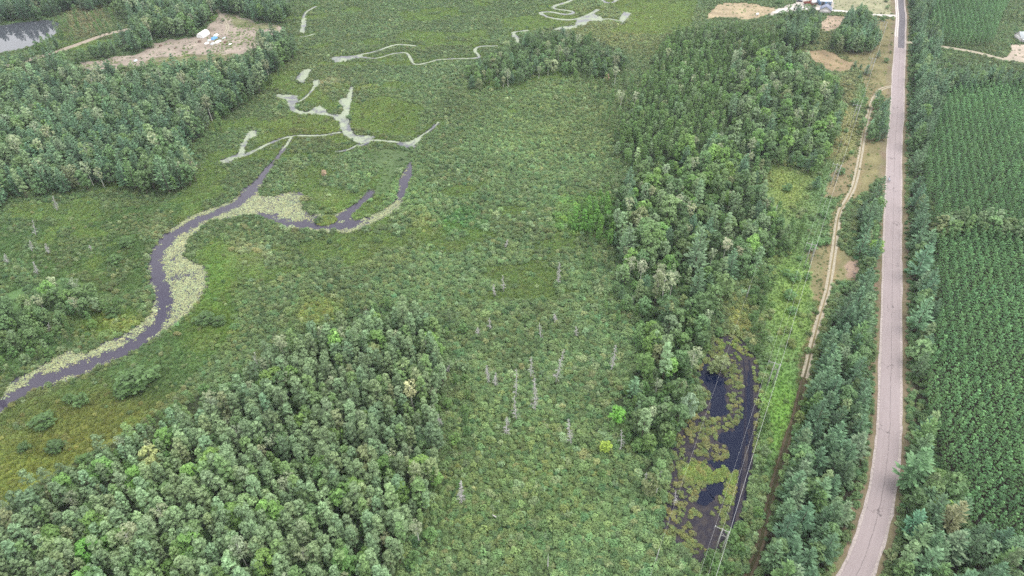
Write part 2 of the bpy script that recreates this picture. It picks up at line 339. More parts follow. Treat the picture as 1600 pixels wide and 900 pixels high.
def mesh_from(name, V, F, mats, fm=None, leaf=None):
    me = bpy.data.meshes.new(name)
    V = np.asarray(V, np.float32).reshape(-1, 3)
    me.vertices.add(len(V)); me.vertices.foreach_set("co", V.ravel())
    lt = np.array([len(f) for f in F], np.int32); ls = np.concatenate([[0], np.cumsum(lt)[:-1]]).astype(np.int32)
    li = np.concatenate([np.asarray(f, np.int32) for f in F]) if not isinstance(F, np.ndarray) else F.astype(np.int32).ravel()
    me.loops.add(len(li)); me.loops.foreach_set("vertex_index", li)
    me.polygons.add(len(lt)); me.polygons.foreach_set("loop_start", ls); me.polygons.foreach_set("loop_total", lt)
    for m in mats: me.materials.append(m)
    if fm is not None: me.polygons.foreach_set("material_index", np.asarray(fm, np.int32))
    if leaf is not None:
        at = me.attributes.new("leaf", 'FLOAT', 'FACE'); at.data.foreach_set("value", np.asarray(leaf, np.float32))
    me.update(calc_edges=True)
    return me

def obj(name, me, parent=None, loc=(0, 0, 0), rot=(0, 0, 0), scale=(1, 1, 1)):
    o = bpy.data.objects.new(name, me)
    COL.objects.link(o)
    o.parent = parent; o.location = loc; o.rotation_euler = rot; o.scale = scale
    return o

class MB:                                          # collects simple shapes into one mesh
    def __init__(s): s.V, s.F, s.n = [], [], 0
    def add(s, V, F):
        V = np.asarray(V, float).reshape(-1, 3)
        s.V.append(V); s.F += [[i + s.n for i in f] for f in F]; s.n += len(V); return s
    def box(s, c, d, rz=0, tx=0.0):
        x, y, z = (np.array(d) / 2)
        V = np.array([[sx * x * (1 - tx * (sz > 0)), sy * y, sz * z] for sz in (-1, 1) for sx, sy in ((-1, -1), (1, -1), (1, 1), (-1, 1))])
        c_, s_ = math.cos(rz), math.sin(rz)
        V = np.stack([V[:, 0] * c_ - V[:, 1] * s_, V[:, 0] * s_ + V[:, 1] * c_, V[:, 2]], 1) + np.array(c)
        return s.add(V, [[3, 2, 1, 0], [4, 5, 6, 7], [0, 1, 5, 4], [1, 2, 6, 5], [2, 3, 7, 6], [3, 0, 4, 7]])
    def tube(s, pts, rad, n=6, cap=True):
        pts = [Vector(p) for p in pts]
        rad = rad if hasattr(rad, '__len__') else [rad] * len(pts)
        V, F = [], []
        for i, p in enumerate(pts):
            d = (pts[min(i + 1, len(pts) - 1)] - pts[max(i - 1, 0)]).normalized()
            a = d.cross(Vector((0.3, 1, 0.2)) if abs(d.y) < 0.9 else Vector((1, 0, 0))).normalized(); b = d.cross(a)
            for k in range(n):
                t = 2 * math.pi * k / n
                V.append(p + (a * math.cos(t) + b * math.sin(t)) * rad[i])
        for i in range(len(pts) - 1):
            for k in range(n):
                F.append([i * n + k, i * n + (k + 1) % n, (i + 1) * n + (k + 1) % n, (i + 1) * n + k])
        if cap: F += [list(range(n))[::-1], [(len(pts) - 1) * n + k for k in range(n)]]
        return s.add([tuple(v) for v in V], F)
    def mesh(s, name, m): return mesh_from(name, np.concatenate(s.V), s.F, [m])
    def build(s, name, m, parent=None, **kw): return obj(name, s.mesh(name, m), parent, **kw)

def sheet(name, poly_px, z, m, warp=0.0, sub=4, fine=2.5):
    a = np.array(poly_px, float)
    a = smooth(list(a) + [a[0]], sub)[:-1] if warp else a
    x, y = ground(a[:, 0], a[:, 1])
    if warp:
        x, y = x + (fbm(x / fine, y / fine, 3) - 0.5) * warp, y + (fbm(x / fine, y / fine, 9) - 0.5) * warp
    V = np.stack([x, y, np.full_like(x, z)], 1)
    area = np.sum(x * np.roll(y, -1) - np.roll(x, -1) * y)
    idx = list(range(len(V))) if area > 0 else list(range(len(V)))[::-1]
    o = obj(name, mesh_from(name, V, [idx], [m])); o["kind"] = "structure"
    return o

def grow_poly(poly_px, d):
    a = np.array(poly_px, float); x, y = ground(a[:, 0], a[:, 1]); P = np.stack([x, y], 1)
    P = smooth(list(P) + [P[0]], 4)[:-1]
    T = np.roll(P, -1, 0) - np.roll(P, 1, 0); T /= np.linalg.norm(T, axis=1)[:, None] + 1e-9
    area = np.sum(P[:, 0] * np.roll(P[:, 1], -1) - np.roll(P[:, 0], -1) * P[:, 1]); N = np.stack([T[:, 1], -T[:, 0]], 1) * np.sign(area)
    P = P + N * d * (.4 + 1.2 * fbm(P[:, 0] / 3, P[:, 1] / 3, 17))[:, None]
    return P if area > 0 else P[::-1]

def ribbon(name, line, w, z, m, off=0.0, jit=0.0, uv=False, parent=None, seed=1):
    P = np.array(line, float); T = np.gradient(P, axis=0); T /= np.linalg.norm(T, axis=1)[:, None] + 1e-9
    N = np.stack([-T[:, 1], T[:, 0]], 1); s = np.concatenate([[0], np.cumsum(np.linalg.norm(np.diff(P, axis=0), axis=1))])
    w = np.full(len(P), w) if np.isscalar(w) else np.asarray(w)
    j1 = (fbm(s / 3.0, s * 0, seed) - 0.5) * jit; j2 = (fbm(s / 3.0, s * 0, seed + 7) - 0.5) * jit
    A = P + N * (off + w / 2 + j1)[:, None]; B = P + N * (off - w / 2 + j2)[:, None]
    n = len(P); V = np.concatenate([np.c_[A, np.full(n, z)], np.c_[B, np.full(n, z)]])
    F = [[n + i, n + i + 1, i + 1, i] for i in range(n - 1)]
    me = mesh_from(name, V, F, [m])
    if uv:
        u = me.uv_layers.new(name="UVMap"); co = np.concatenate([np.c_[np.full(n, 0.5) * w, s], np.c_[np.full(n, -0.5) * w, s]])
        li = np.array([v for f in F for v in f]); u.data.foreach_set("uv", co[li].astype(np.float32).ravel())
    o = obj(name, me, parent)
    if parent is None: o["kind"] = "structure"
    return o

# ------------------------------------------------------------------ colour of the vegetation, patch by patch
PATCHES = [(860, 190, 110, 85, (114, 142, 92), .8), (970, 40, 110, 50, (130, 142, 92), .8), (620, 90, 250, 60, (106, 130, 94), .4), (460, 110, 60, 40, (112, 132, 80), .6), (160, 390, 130, 60, (92, 116, 70), .6),
           (180, 505, 70, 26, (122, 138, 64), .9), (330, 500, 50, 55, (116, 138, 66), .8), (345, 420, 40, 50, (106, 138, 72), .8), (150, 680, 170, 80, (124, 127, 67), .9), (40, 750, 90, 60, (132, 138, 68), .9),
           (505, 488, 42, 20, (126, 146, 66), .8), (480, 205, 90, 24, (116, 126, 70), .7), (590, 190, 50, 40, (110, 130, 74), .6), (960, 322, 80, 20, (98, 150, 58), .95), (900, 350, 40, 12, (100, 150, 60), .8), (1090, 300, 60, 30, (96, 138, 62), .5),
           (625, 300, 60, 35, (108, 140, 84), .6), (1235, 470, 45, 80, (120, 146, 76), .9), (1222, 640, 40, 80, (104, 142, 64), .9), (1225, 290, 40, 50, (130, 142, 78), .8), (1160, 500, 22, 40, (132, 140, 72), .8), (800, 760, 170, 120, (106, 132, 76), .6),
           (720, 345, 25, 15, (80, 140, 70), .8), (735, 340, 20, 25, (82, 132, 74), .6), (520, 320, 40, 20, (112, 142, 70), .7), (215, 605, 40, 22, (74, 96, 58), .7), (150, 440, 60, 20, (108, 124, 74), .5), (1320, 190, 30, 80, (148, 142, 100), .8),
           (610, 395, 45, 22, (120, 138, 84), .5), (670, 345, 30, 20, (128, 140, 76), .6), (500, 145, 50, 12, (118, 134, 84), .6), (1350, 60, 40, 50, (140, 138, 100), .8), (1230, 60, 30, 20, (112, 146, 88), .9), (1270, 60, 30, 30, (128, 134, 92), .7), (140, 30, 45, 28, (132, 126, 96), .9), (390, 402, 42, 28, (142, 154, 118), .7), (505, 306, 36, 14, (138, 152, 118), .8), (515, 130, 22, 8, (152, 158, 128), .8), (240, 355, 26, 16, (138, 152, 114), .6), (168, 468, 22, 12, (138, 152, 122), .6), (455, 268, 22, 14, (128, 146, 104), .5), (560, 140, 30, 8, (118, 142, 70), .8), (330, 425, 22, 40, (104, 142, 72), .8)]

def cover_tint(px, py):
    c = np.tile(lin(98, 125, 83), (len(px), 1))
    wx = px + (fbm(px / 40, py / 30, 21) - .5) * 50; wy = py + (fbm(px / 40, py / 30, 22) - .5) * 36
    for cx, cy, rx, ry, col, s in PATCHES:
        w = s * np.exp(-(((wx - cx) / rx) ** 2 + ((wy - cy) / ry) ** 2) ** 1.5)
        c = c * (1 - w[:, None]) + lin(*col) * w[:, None]
    return c

def in_view(x, y, mx=190, mt=90, mb=150):
    px, py = project(x, y)
    return (px > -mx) & (px < 1600 + mx) & (py > -mt) & (py < 900 + mb)

def jgrid(s, jit=0.5, seed=1):
    r = np.random.default_rng(seed)
    x0, x1, y0, y1 = -560, 560, 50, 720
    nx, ny = int((x1 - x0) / s), int((y1 - y0) / (s * 0.866))
    i, j = np.meshgrid(np.arange(nx), np.arange(ny))
    x = x0 + (i + 0.5 * (j % 2)) * s + r.uniform(-jit, jit, i.shape) * s
    y = y0 + j * s * 0.866 + r.uniform(-jit, jit, i.shape) * s
    x, y = x.ravel(), y.ravel()
    k = in_view(x, y)
    return x[k], y[k]

SEDGE = [[(436, 118), (470, 132), (500, 142), (526, 160), (524, 174), (480, 164), (440, 140)], [(545, 166), (600, 150), (664, 168), (646, 214), (590, 210), (552, 200)], [(300, 402), (335, 372), (370, 385), (372, 440), (345, 470), (326, 450), (322, 415)],
         [(470, 200), (530, 186), (545, 206), (540, 228), (500, 214)], [(480, 316), (520, 326), (560, 312), (574, 296), (584, 300), (600, 262), (560, 300), (500, 306)], [(395, 215), (440, 200), (460, 210), (410, 232)], [(940, 0), (1090, 0), (1080, 40), (1030, 56), (950, 50), (990, 30)], [(780, 30), (830, 24), (850, 40), (800, 50)]]
WATER = [RIVER, REALTOR_POND] + STREAM_POLYS
SLINES = [(smooth(wl_(p), 4), w) for p, w in STREAM_LINES]

def on_water(x, y, px, py, grow=0.0):
    m = any_in(WATER, px, py) & ~inside(ISLE, px, py)
    for ln, w in SLINES:
        x0, x1 = ln[:, 0].min() - 4, ln[:, 0].max() + 4; y0, y1 = ln[:, 1].min() - 4, ln[:, 1].max() + 4
        k = (x > x0) & (x < x1) & (y > y0) & (y < y1)
        if k.any(): m[k] |= dist_line(x[k], y[k], ln) < w / 2 + grow
    return m

def bare(x, y, px, py, road=5.2):                  # roads, tracks and other ground that stays open
    m = np.zeros(len(x), bool)
    near = px > 1120
    m[near] = (dist_line(x[near], y[near], ROAD) < road) | (dist_line(x[near], y[near], TRACK) < 1.15) | (dist_line(x[near], y[near], DRIVE) < 3) | (dist_line(x[near], y[near], DRIVE_E) < 2.6)
    far = px < 460
    m[far] |= (dist_line(x[far], y[far], DIRT_ROAD) < 3.0) | (dist_line(x[far], y[far], CLEAR_PATH) < 1.8)
    return m

def sand_mask(px, py):
    wx = px + (fbm(px / 14, py / 9, 31) - .5) * 16; wy = py + (fbm(px / 14, py / 9, 32) - .5) * 8
    return any_in([p for p, _ in SANDS], wx, wy), wx, wy

# ------------------------------------------------------------------ the land
def build_ground():
    xs, ys = np.arange(-560, 561, 1.4), np.arange(40, 721, 1.4)
    X, Y = np.meshgrid(xs, ys); x, y = X.ravel(), Y.ravel()
    px, py = project(x, y)
    c = cover_tint(px, py) * 0.42 + lin(70, 66, 50) * 0.25
    for col, w, polys in ((lin(60, 70, 48) * 0.6, .85, [T_GROVE, T_LEFT, T_NW, T_MID, T_SCRUB, T_CLUMP, T_WEST]), (lin(60, 56, 46) * 0.4, .95, [T_ISLE, T_EAST, P_MAIN, P_NEAR, P_FAR])):  # second colour paints the shade between plantation and roadside trees into the floor
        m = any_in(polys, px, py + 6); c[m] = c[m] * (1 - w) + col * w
    m = inside(CORRIDOR, px, py); c[m] = cover_tint(px[m], py[m]) * 0.8
    m = inside(MEAD_A, px, py) | inside(MEAD_B, px, py); c[m] = cover_tint(px[m], py[m]) * 0.62 * np.array([.98, 1.04, .9])
    sm, wx, wy = sand_mask(px, py)
    for poly, col in SANDS:
        m = inside(poly, wx, wy); c[m] = lin(*col) * 0.48 * (0.72 + 0.56 * fbm(x[m] / 5, y[m] / 5, 5))[:, None]
    near = px > 1120
    d = np.full(len(x), 99.0); d[near] = dist_line(x[near], y[near], ROAD)
    e = d + (fbm(x / 4, y / 4, 41) - .5) * 3
    m = e < 6.6; n_ = fbm(x / 2.5, y / 6, 43)[:, None]
    c[m] = (lin(150, 128, 112) * 0.5 * (1 - n_) + lin(142, 142, 104) * 0.5 * n_)[m]
    k = dist_line(x[near], y[near], TRACK); dt = np.full(len(x), 99.0); dt[near] = k
    m = (dt + (fbm(x / 3, y / 3, 45) - .5) * 2 < np.where(py > 600, 1.3, 2.6)) & (d > 5); far = np.clip((620 - py) / 120, 0, 1)[:, None]
    c[m] = (lin(162, 148, 112) * 0.48 * far + lin(84, 84, 58) * 0.45 * (1 - far))[m]
    gi = np.arange(len(xs) * len(ys)).reshape(len(ys), len(xs))
    F = np.stack([gi[:-1, :-1], gi[:-1, 1:], gi[1:, 1:], gi[1:, :-1]], -1).reshape(-1, 4)
    V = np.c_[x, y, np.zeros(len(x))]
    # outer apron of the same sheet, out to the horizon
    B = 3000.0; a, b_, cc, d_ = xs[0], xs[-1], ys[0], ys[-1]; n0 = len(V)
    V = np.concatenate([V, [[-B, -B, 0], [B, -B, 0], [B, B, 0], [-B, B, 0]]])
    g00, g10, g11, g01 = gi[0, 0], gi[0, -1], gi[-1, -1], gi[-1, 0]
    FF = np.array([[n0, n0 + 1, g10, g00], [n0 + 1, n0 + 2, g11, g10], [n0 + 2, n0 + 3, g01, g11], [n0 + 3, n0, g00, g01]])
    c = np.concatenate([c, np.tile(lin(70, 92, 66) * 0.7, (4, 1))])
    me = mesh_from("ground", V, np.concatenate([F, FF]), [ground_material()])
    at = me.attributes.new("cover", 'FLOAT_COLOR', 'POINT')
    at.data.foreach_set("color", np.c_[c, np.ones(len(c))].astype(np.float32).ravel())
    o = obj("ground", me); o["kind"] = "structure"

build_ground()

M_SEDGEMAT = plain("sedge_mat", tuple(lin(104, 120, 58) * 0.6), 0.95, 0.4, 1.2)
sheet("river", RIVER, 0.05, M_RIVER, 1.4)
sheet("reed_island", ISLE, 0.12, M_SEDGEMAT, 0.6)
sheet("lake", REALTOR_POND, 0.05, M_LAKE, 1.0)
M_DARKWATER = water_material("bank_water", (0.022, 0.022, 0.03), (0.05, 0.055, 0.035), 0.4, 0.5)
for k, p in enumerate(STREAM_POLYS + [RIVER]):
    P = grow_poly(p, .75)
    obj("stream_bank", mesh_from("stream_bank", np.c_[P, np.full(len(P), 0.012 + .002 * k)], [list(range(len(P)))], [M_DARKWATER]))["kind"] = "structure"
for k, p in enumerate(STREAM_POLYS):
    sheet("stream", p, 0.06 + 0.004 * k, M_STREAM, 3.4, 9, 1.5)
for k, (ln, w) in enumerate(SLINES):
    ribbon("stream_bank", ln, w + 1.3, 0.036 + .0008 * k, M_DARKWATER, jit=1.6, seed=k + 40)
    ribbon("stream", ln, w * .85, 0.11 + 0.004 * k, M_STREAM, jit=w * 0.9, seed=k)
sheet("mud", WET, 0.03, M_MUD, 2.0)
sheet("pond", POND, 0.06, M_POND, 2.6, 8, 1.6)
sheet("pool_water", POOL_B, 0.064, M_POND, 3.2, 8, 1.6)
sheet("pool_water", POOL_C, 0.068, M_POND, 3.2, 8, 1.6)
M_RUT = water_material("rut_water", (0.007, 0.007, 0.018), rough=0.12, spec=0.25)
for off in (-1.0, 1.0):
    ribbon("wheel_rut_water", RUTS, 0.8, 0.075, M_RUT, off=off, jit=0.7, seed=int(off) + 3)

def road_material():
    m, n, l, b = new_mat("asphalt")
    uv = node(n, "ShaderNodeUVMap", uv_map="UVMap"); sp = n.new("ShaderNodeSeparateXYZ"); l.new(uv.outputs[0], sp.inputs[0])
    mp = n.new("ShaderNodeMapping"); mp.inputs['Scale'].default_value = (1.0, 0.06, 1); l.new(uv.outputs[0], mp.inputs['Vector'])
    st = node(n, "ShaderNodeTexNoise", Scale=1.4, Detail=5.0); l.new(mp.outputs[0], st.inputs['Vector'])        # lengthwise wheel polish
    gr = node(n, "ShaderNodeTexNoise", Scale=3.0, Detail=8.0); l.new(uv.outputs[0], gr.inputs['Vector'])
    wob = node(n, "ShaderNodeTexNoise", Scale=0.35, Detail=3.0); l.new(uv.outputs[0], wob.inputs['Vector'])
    def math_(op, a, b=None, c=None):
        x = node(n, "ShaderNodeMath", operation=op)
        for i, v in enumerate((a, b, c)):
            if v is None: continue
            if hasattr(v, 'is_linked'): l.new(v, x.inputs[i])
            else: x.inputs[i].default_value = v
        return x.outputs[0]
    cx = math_('ADD', sp.outputs[0], math_('MULTIPLY', math_('SUBTRACT', wob.outputs['Fac'], 0.5), 0.5))
    seam = math_('LESS_THAN', math_('ABSOLUTE', math_('SUBTRACT', cx, 0.15)), 0.07)
    gap = math_('GREATER_THAN', math_('ADD', gr.outputs['Fac'], math_('MULTIPLY', wob.outputs['Fac'], 0.6)), 0.72)
    vy = math_('ADD', math_('MULTIPLY', sp.outputs[1], 1 / 31.0), math_('MULTIPLY', wob.outputs['Fac'], 0.5))
    tr = math_('LESS_THAN', math_('ABSOLUTE', math_('SUBTRACT', math_('FRACT', vy), 0.5)), 0.006)
    tr = math_('MULTIPLY', tr, math_('GREATER_THAN', math_('MULTIPLY', cx, math_('SINE', math_('FLOOR', vy))), -0.6))
    crack = math_('MAXIMUM', math_('MULTIPLY', seam, gap), tr)
    tone = math_('MULTIPLY_ADD', st.outputs['Fac'], 0.24, 0.88); tone = math_('MULTIPLY', tone, math_('MULTIPLY_ADD', gr.outputs['Fac'], 0.16, 0.92))
    tone = math_('MULTIPLY', tone, math_('MULTIPLY_ADD', crack, -0.5, 1.0))
    vm = node(n, "ShaderNodeVectorMath", operation='SCALE'); vm.inputs[0].default_value = (0.252, 0.212, 0.212)
    l.new(tone, vm.inputs['Scale']); l.new(vm.outputs[0], b.inputs['Base Color'])
    b.inputs['Roughness'].default_value = 0.85; b.inputs['Specular IOR Level'].default_value = 0.25
    return m

M_ROAD = road_material()
M_SHOULDER = plain("gravel_shoulder", (0.30, 0.26, 0.245), 0.95, 0.3, 1.5)
M_NEWROAD = plain("fresh_asphalt", (0.105, 0.096, 0.106), 0.9, 0.3, 0.8)
M_SAND = plain("track_sand", tuple(lin(204, 194, 170) * 0.45), 0.95, 0.25, 1.0)
M_DARKTRACK = plain("damp_track", tuple(lin(104, 92, 72) * 0.45), 0.95, 0.35, 1.0)
M_GRAVEL = plain("pale_gravel", (0.42, 0.395, 0.37), 0.95, 0.2, 1.0)
ri = int(np.argmin(np.abs(project(ROAD[:, 0], ROAD[:, 1])[1] - 72)))
ribbon("road_shoulder", ROAD, 7.5, 0.06, M_SHOULDER, jit=0.7)
ribbon("road", ROAD[ri:], 5.9, 0.10, M_ROAD, jit=0.25, uv=True)
nr = ribbon("road", ROAD[:ri + 1], 4.0, 0.10, M_NEWROAD, off=0.7, jit=0.2)
ribbon("gravel_strip", ROAD[:ri - 2], 0.7, 0.105, M_GRAVEL, off=-1.9, jit=0.2)
ribbon("gravel_strip", ROAD[:ri - 2], 0.6, 0.11, M_GRAVEL, off=-3.1, jit=0.3)
ti = int(np.argmin(np.abs(project(TRACK[:, 0], TRACK[:, 1])[1] - 600)))
for off in (-0.75, 0.75):
    ribbon("track", TRACK[ti:], 0.95, 0.03, M_SAND, off=off, jit=0.3, seed=int(off * 4) + 9)
    ribbon("track", TRACK[:ti + 1], 0.62, 0.034, M_DARKTRACK, off=off, jit=0.6, seed=int(off * 4) + 19)
ribbon("driveway", DRIVE, 5.2, 0.04, M_GRAVEL, jit=1.0)
ribbon("driveway", DRIVE_E, 4.6, 0.04, M_SAND, jit=1.0)
ribbon("dirt_road", DIRT_ROAD, 5.0, 0.04, plain("dirt_road_sand", tuple(lin(190, 176, 158) * 0.48), 0.95, 0.2, 0.6), jit=1.2)
for off in (-0.7, 0.7):
    ribbon("path", CLEAR_PATH, 0.9, 0.05, M_SAND, off=off, jit=0.5)

# ------------------------------------------------------------------ plant forms (leaf sprays, trunks)
def sprays(C, N, S, r, stretch=1.5, quad=False):
    """leaf sprays: a small irregular triangle (or quad) at each centre C, facing N, of size S"""
    n = len(C)
    N = N / (np.linalg.norm(N, axis=1)[:, None] + 1e-9)
    A = np.cross(N, r.normal(size=(n, 3))); A /= np.linalg.norm(A, axis=1)[:, None] + 1e-9
    B = np.cross(N, A)
    S = np.broadcast_to(S, (n,))[:, None]
    a, b = A * S * stretch * 0.55, B * S * 0.6
    if quad:
        V = np.stack([C - a, C - b * r.uniform(.6, 1.1, (n, 1)), C + a, C + b * r.uniform(.6, 1.1, (n, 1))], 1)
        return V.reshape(-1, 3), np.arange(4 * n).reshape(n, 4)
    V = np.stack([C - a - b * .6, C + a * r.uniform(.7, 1.2, (n, 1)) - b * .5, C + b * r.uniform(.8, 1.3, (n, 1))], 1)
    return V.reshape(-1, 3), np.arange(3 * n).reshape(n, 3)

def unit(r, n):
    v = r.normal(size=(n, 3)); return v / np.linalg.norm(v, axis=1)[:, None]

def lobed_crown(seed, z0, z1, rad, lobes, per, size, lobe_r, shape='egg', top_bias=0.35, jitter=0.55):
    """broadleaf crown: leaf sprays on the outside of many small lobes set over an uneven crown volume"""
    r = np.random.default_rng(seed); C, N, L = [], [], []
    zc, hz = (z0 + z1) / 2, (z1 - z0) / 2
    lop = r.uniform(-0.18, 0.18, 2)
    for k in range(lobes):
        f = (k + r.uniform(.1, .9)) / lobes; zz = -1 + 2 * f; th = k * 2.39996 + r.uniform(-.5, .5)
        prof = math.sqrt(max(0.05, 1 - zz * zz))
        if shape == 'column': prof = (1 - max(0, zz) ** 2.6 * 0.80) * (0.62 + .38 * math.sqrt(max(0, 1 - min(0, zz) ** 2)))
        if shape == 'umbrella': prof = math.sqrt(max(0.05, 1 - ((zz - .1) / 1.1) ** 2)) * (1.0 if zz > -.2 else 0.7)
        if shape == 'cone': prof = (1 - ((zz + 1) / 2) ** 1.6) * .92 + .10
        rr = rad * prof * r.uniform(.55, .95)
        c = np.array([math.cos(th) * rr + lop[0] * rad * zz, math.sin(th) * rr + lop[1] * rad * zz, zc + hz * zz * 0.92])
        lr = lobe_r * r.uniform(.65, 1.3); n = max(6, int(per * (lr / lobe_r) ** 2))
        d = unit(r, n); d[:, 2] = np.where(d[:, 2] < -0.35, -d[:, 2], d[:, 2])
        out = np.array([math.cos(th), math.sin(th), 0.5]); keep = d @ out > -0.75; d = d[keep]; n = len(d)
        C.append(c + d * np.array([lr, lr, lr * .85]) * r.uniform(.72, 1.08, (n, 1)))
        N.append(d + unit(r, n) * jitter + np.array([0, 0, top_bias])); L.append(np.clip(r.normal(.5, .24, n) + r.normal(0, .10), 0, 1))
    C, N, L = np.concatenate(C), np.concatenate(N), np.concatenate(L)
    V, F = sprays(C, N, r.uniform(.75, 1.3, len(C)) * size, r)
    return V, F, L

def pine_crown(seed, z0, z1, rad, whorls, arms, tufts, size, droop=0.05, power=0.75, gap=0.15):
    """conifer crown: whorls of limbs, each limb a flat plume of needle tufts"""
    r = np.random.default_rng(seed); C, N, A, S, L = [], [], [], [], []
    for w in range(whorls):
        f = w / (whorls - 1); z = z0 + (z1 - z0) * f ** 0.92; reach = rad * ((1 - f) ** power * 0.95 + 0.10) * (0.75 + .25 * min(1, f * 5 + .3))
        na = max(3, int(arms * (1 - .45 * f)))
        for a in range(na):
            if r.random() < gap * (1 - f): continue
            th = 2 * math.pi * (a + r.uniform(-.3, .3)) / na + w * 1.1; ln = reach * r.uniform(.7, 1.15)
            rise = r.uniform(.05, .30) + .35 * f - droop; tone = r.normal(.5, .13)
            m = max(2, int(tufts * (.35 + .65 * ln / rad)))
            t = (np.arange(m) + r.uniform(0, 1, m)) / m; t = .22 + .78 * t
            side = r.uniform(-1, 1, m) * .30 * ln * t * 0.9
            d = np.array([math.cos(th), math.sin(th), 0]); p = np.array([-d[1], d[0], 0])
            C.append(np.array([0, 0, z]) + d * (t * ln)[:, None] + p * side[:, None] + np.array([0, 0, 1.]) * (t * ln * rise + r.normal(0, .10, m))[:, None])
            N.append(np.array([0, 0, 1.]) + d * .35 + r.normal(0, .32, (m, 3)))
            A.append(d + p * (side / (ln + .1))[:, None] * 1.6 + np.array([0, 0, rise + .12]) + r.normal(0, .15, (m, 3)))
            S.append(r.uniform(.75, 1.25, m) * size * (.7 + .3 * ln / rad)); L.append(np.clip(tone + r.normal(0, .18, m) + .10 * (t - .6), 0, 1))
    C, N, A, S, L = map(np.concatenate, (C, N, A, S, L))
    A /= np.linalg.norm(A, axis=1)[:, None]; B = np.cross(N, A); B /= np.linalg.norm(B, axis=1)[:, None]
    a, b = A * (S * .85)[:, None], B * (S * .36)[:, None]
    V = np.stack([C - a * .7, C - b, C + a, C + b], 1).reshape(-1, 3)
    return V, np.arange(len(V)).reshape(-1, 4), L

def trunk_mb(seed, h, r0, limbs=0, bend=0.25, rad=1.5, z0=3.0):
    r = random.Random(seed); m = MB()
    a, b = r.uniform(-bend, bend), r.uniform(-bend, bend)
    at = lambda t: (a * math.sin(t * 2.4), b * math.sin(t * 2.1), h * t)
    m.tube([at(t) for t in (0, .25, .5, .75, 1)], [r0, r0 * .82, r0 * .6, r0 * .38, r0 * .12], 5, cap=False)
    for k in range(limbs):
        t = z0 / h + (0.9 - z0 / h) * (k + r.random()) / limbs; th = k * 2.4 + r.uniform(-.4, .4); p = at(t); ln = rad * r.uniform(.5, .9) * (1.1 - .6 * t)
        m.tube([p, (p[0] + math.cos(th) * ln * .5, p[1] + math.sin(th) * ln * .5, p[2] + ln * .45), (p[0] + math.cos(th) * ln, p[1] + math.sin(th) * ln, p[2] + ln * .75)], [r0 * .35, r0 * .22, r0 * .08], 3, cap=False)
    return m

class Form:                                        # one shape of one kind: a crown mesh, a trunk mesh and both joined for the far woodland
    def __init__(s, kind, crown, trunk, mleaf, mbark):
        V, F, L = crown
        s.crown = mesh_from(kind + "_crown", V, F, [mleaf], leaf=L)
        s.trunk = trunk.mesh(kind + "_trunk", mbark)
        TV, TF = np.concatenate(trunk.V), trunk.F
        s.joined = mesh_from(kind + "_whole", np.concatenate([V, TV]), [list(f) for f in F] + [[i + len(V) for i in f] for f in TF], [mleaf, mbark],
                             [0] * len(F) + [1] * len(TF), np.concatenate([L, np.full(len(TF), .5)]))

FORMS = {
    'poplar': [Form('poplar', lobed_crown(100 + k, 3.2, 12.4 + .5 * k, 1.5, 24, 25, .42, .66, 'column'), trunk_mb(k, 12, .16, 5, .25, 1.5, 4), M_LEAF, M_BARK) for k in range(5)],
    'maple': [Form('maple', lobed_crown(120 + k, 2.2, 10.5, 2.9, 20, 34, .55, 1.15, 'egg', .45), trunk_mb(20 + k, 9, .2, 6, .2, 2.2, 3), M_LEAF, M_BARK) for k in range(3)],
    'broadleaf': [Form('broadleaf', lobed_crown(140 + k, 2.0, 9.8, 2.5, 20, 30, .55, 1.05, 'egg'), trunk_mb(40 + k, 9, .18, 6, .3, 2.0, 3), M_LEAF, M_BARK) for k in range(5)],
    'birch': [Form('birch', lobed_crown(160 + k, 6.2, 12.2, 1.9, 15, 17, .48, .82, 'umbrella', jitter=.8), trunk_mb(60 + k, 11.8, .19, 7, .5, 1.7, 6), M_LEAF, M_BIRCH) for k in range(4)],
    'pine': [Form('pine', pine_crown(180 + k, 2.2, 12.5, 3.0, 11, 8, 8, .95), trunk_mb(80 + k, 12, .2, 0, .15), M_NEEDLE, M_BARK) for k in range(5)],
    'plantation': [Form('plantation', lobed_crown(200 + k, .6, 9.4, .78, 20, 17, .24, .36, 'cone', .35, .45), trunk_mb(90 + k, 8.2, .11, 0, .08), M_NEEDLE, M_BARK) for k in range(4)],
    'thicket': [Form('thicket', lobed_crown(220 + k, .6, 5.4, 2.0, 14, 26, .48, .95, 'egg', .5), trunk_mb(100 + k, 4.5, .1, 5, .4, 1.6, 1), M_LEAF, M_BARK) for k in range(4)],
}

def small_form(name, crown, m):
    V, F, L = crown
    return mesh_from(name, V, F, [m], leaf=L)

SHRUBS = [small_form("shrub_form", lobed_crown(300 + k, -.1, 1.0 + .08 * k, .98, 12, 24, .23, .46, 'egg', .95, .5), M_LEAF) for k in range(6)]
def tuft(seed, n, rad, h, size):
    r = np.random.default_rng(seed); th = r.uniform(0, 6.283, n); q = np.sqrt(r.uniform(0, 1, n)) * rad
    base = np.stack([np.cos(th) * q, np.sin(th) * q, np.zeros(n)], 1); lean = r.normal(0, .28, (n, 2)) * h + base[:, :2] * .45; hh = h * r.uniform(.55, 1.1, n)
    tip = base + np.c_[lean, hh]; w = np.stack([np.cos(th + 1.3), np.sin(th + 1.3), np.zeros(n)], 1) * size
    V = np.stack([base - w, base + w, tip], 1).reshape(-1, 3)
    return V, np.arange(3 * n).reshape(n, 3), np.clip(r.normal(.5, .2, n), 0, 1)
TUFTS = [small_form("sedge_form", tuft(330 + k, 30, .62, .55, .11), M_LEAF) for k in range(4)]
def mound(seed):
    V, F, L = lobed_crown(seed, -.25, .36, .42, 6, 18, .13, .24, 'egg', 1.0); return V, F, L
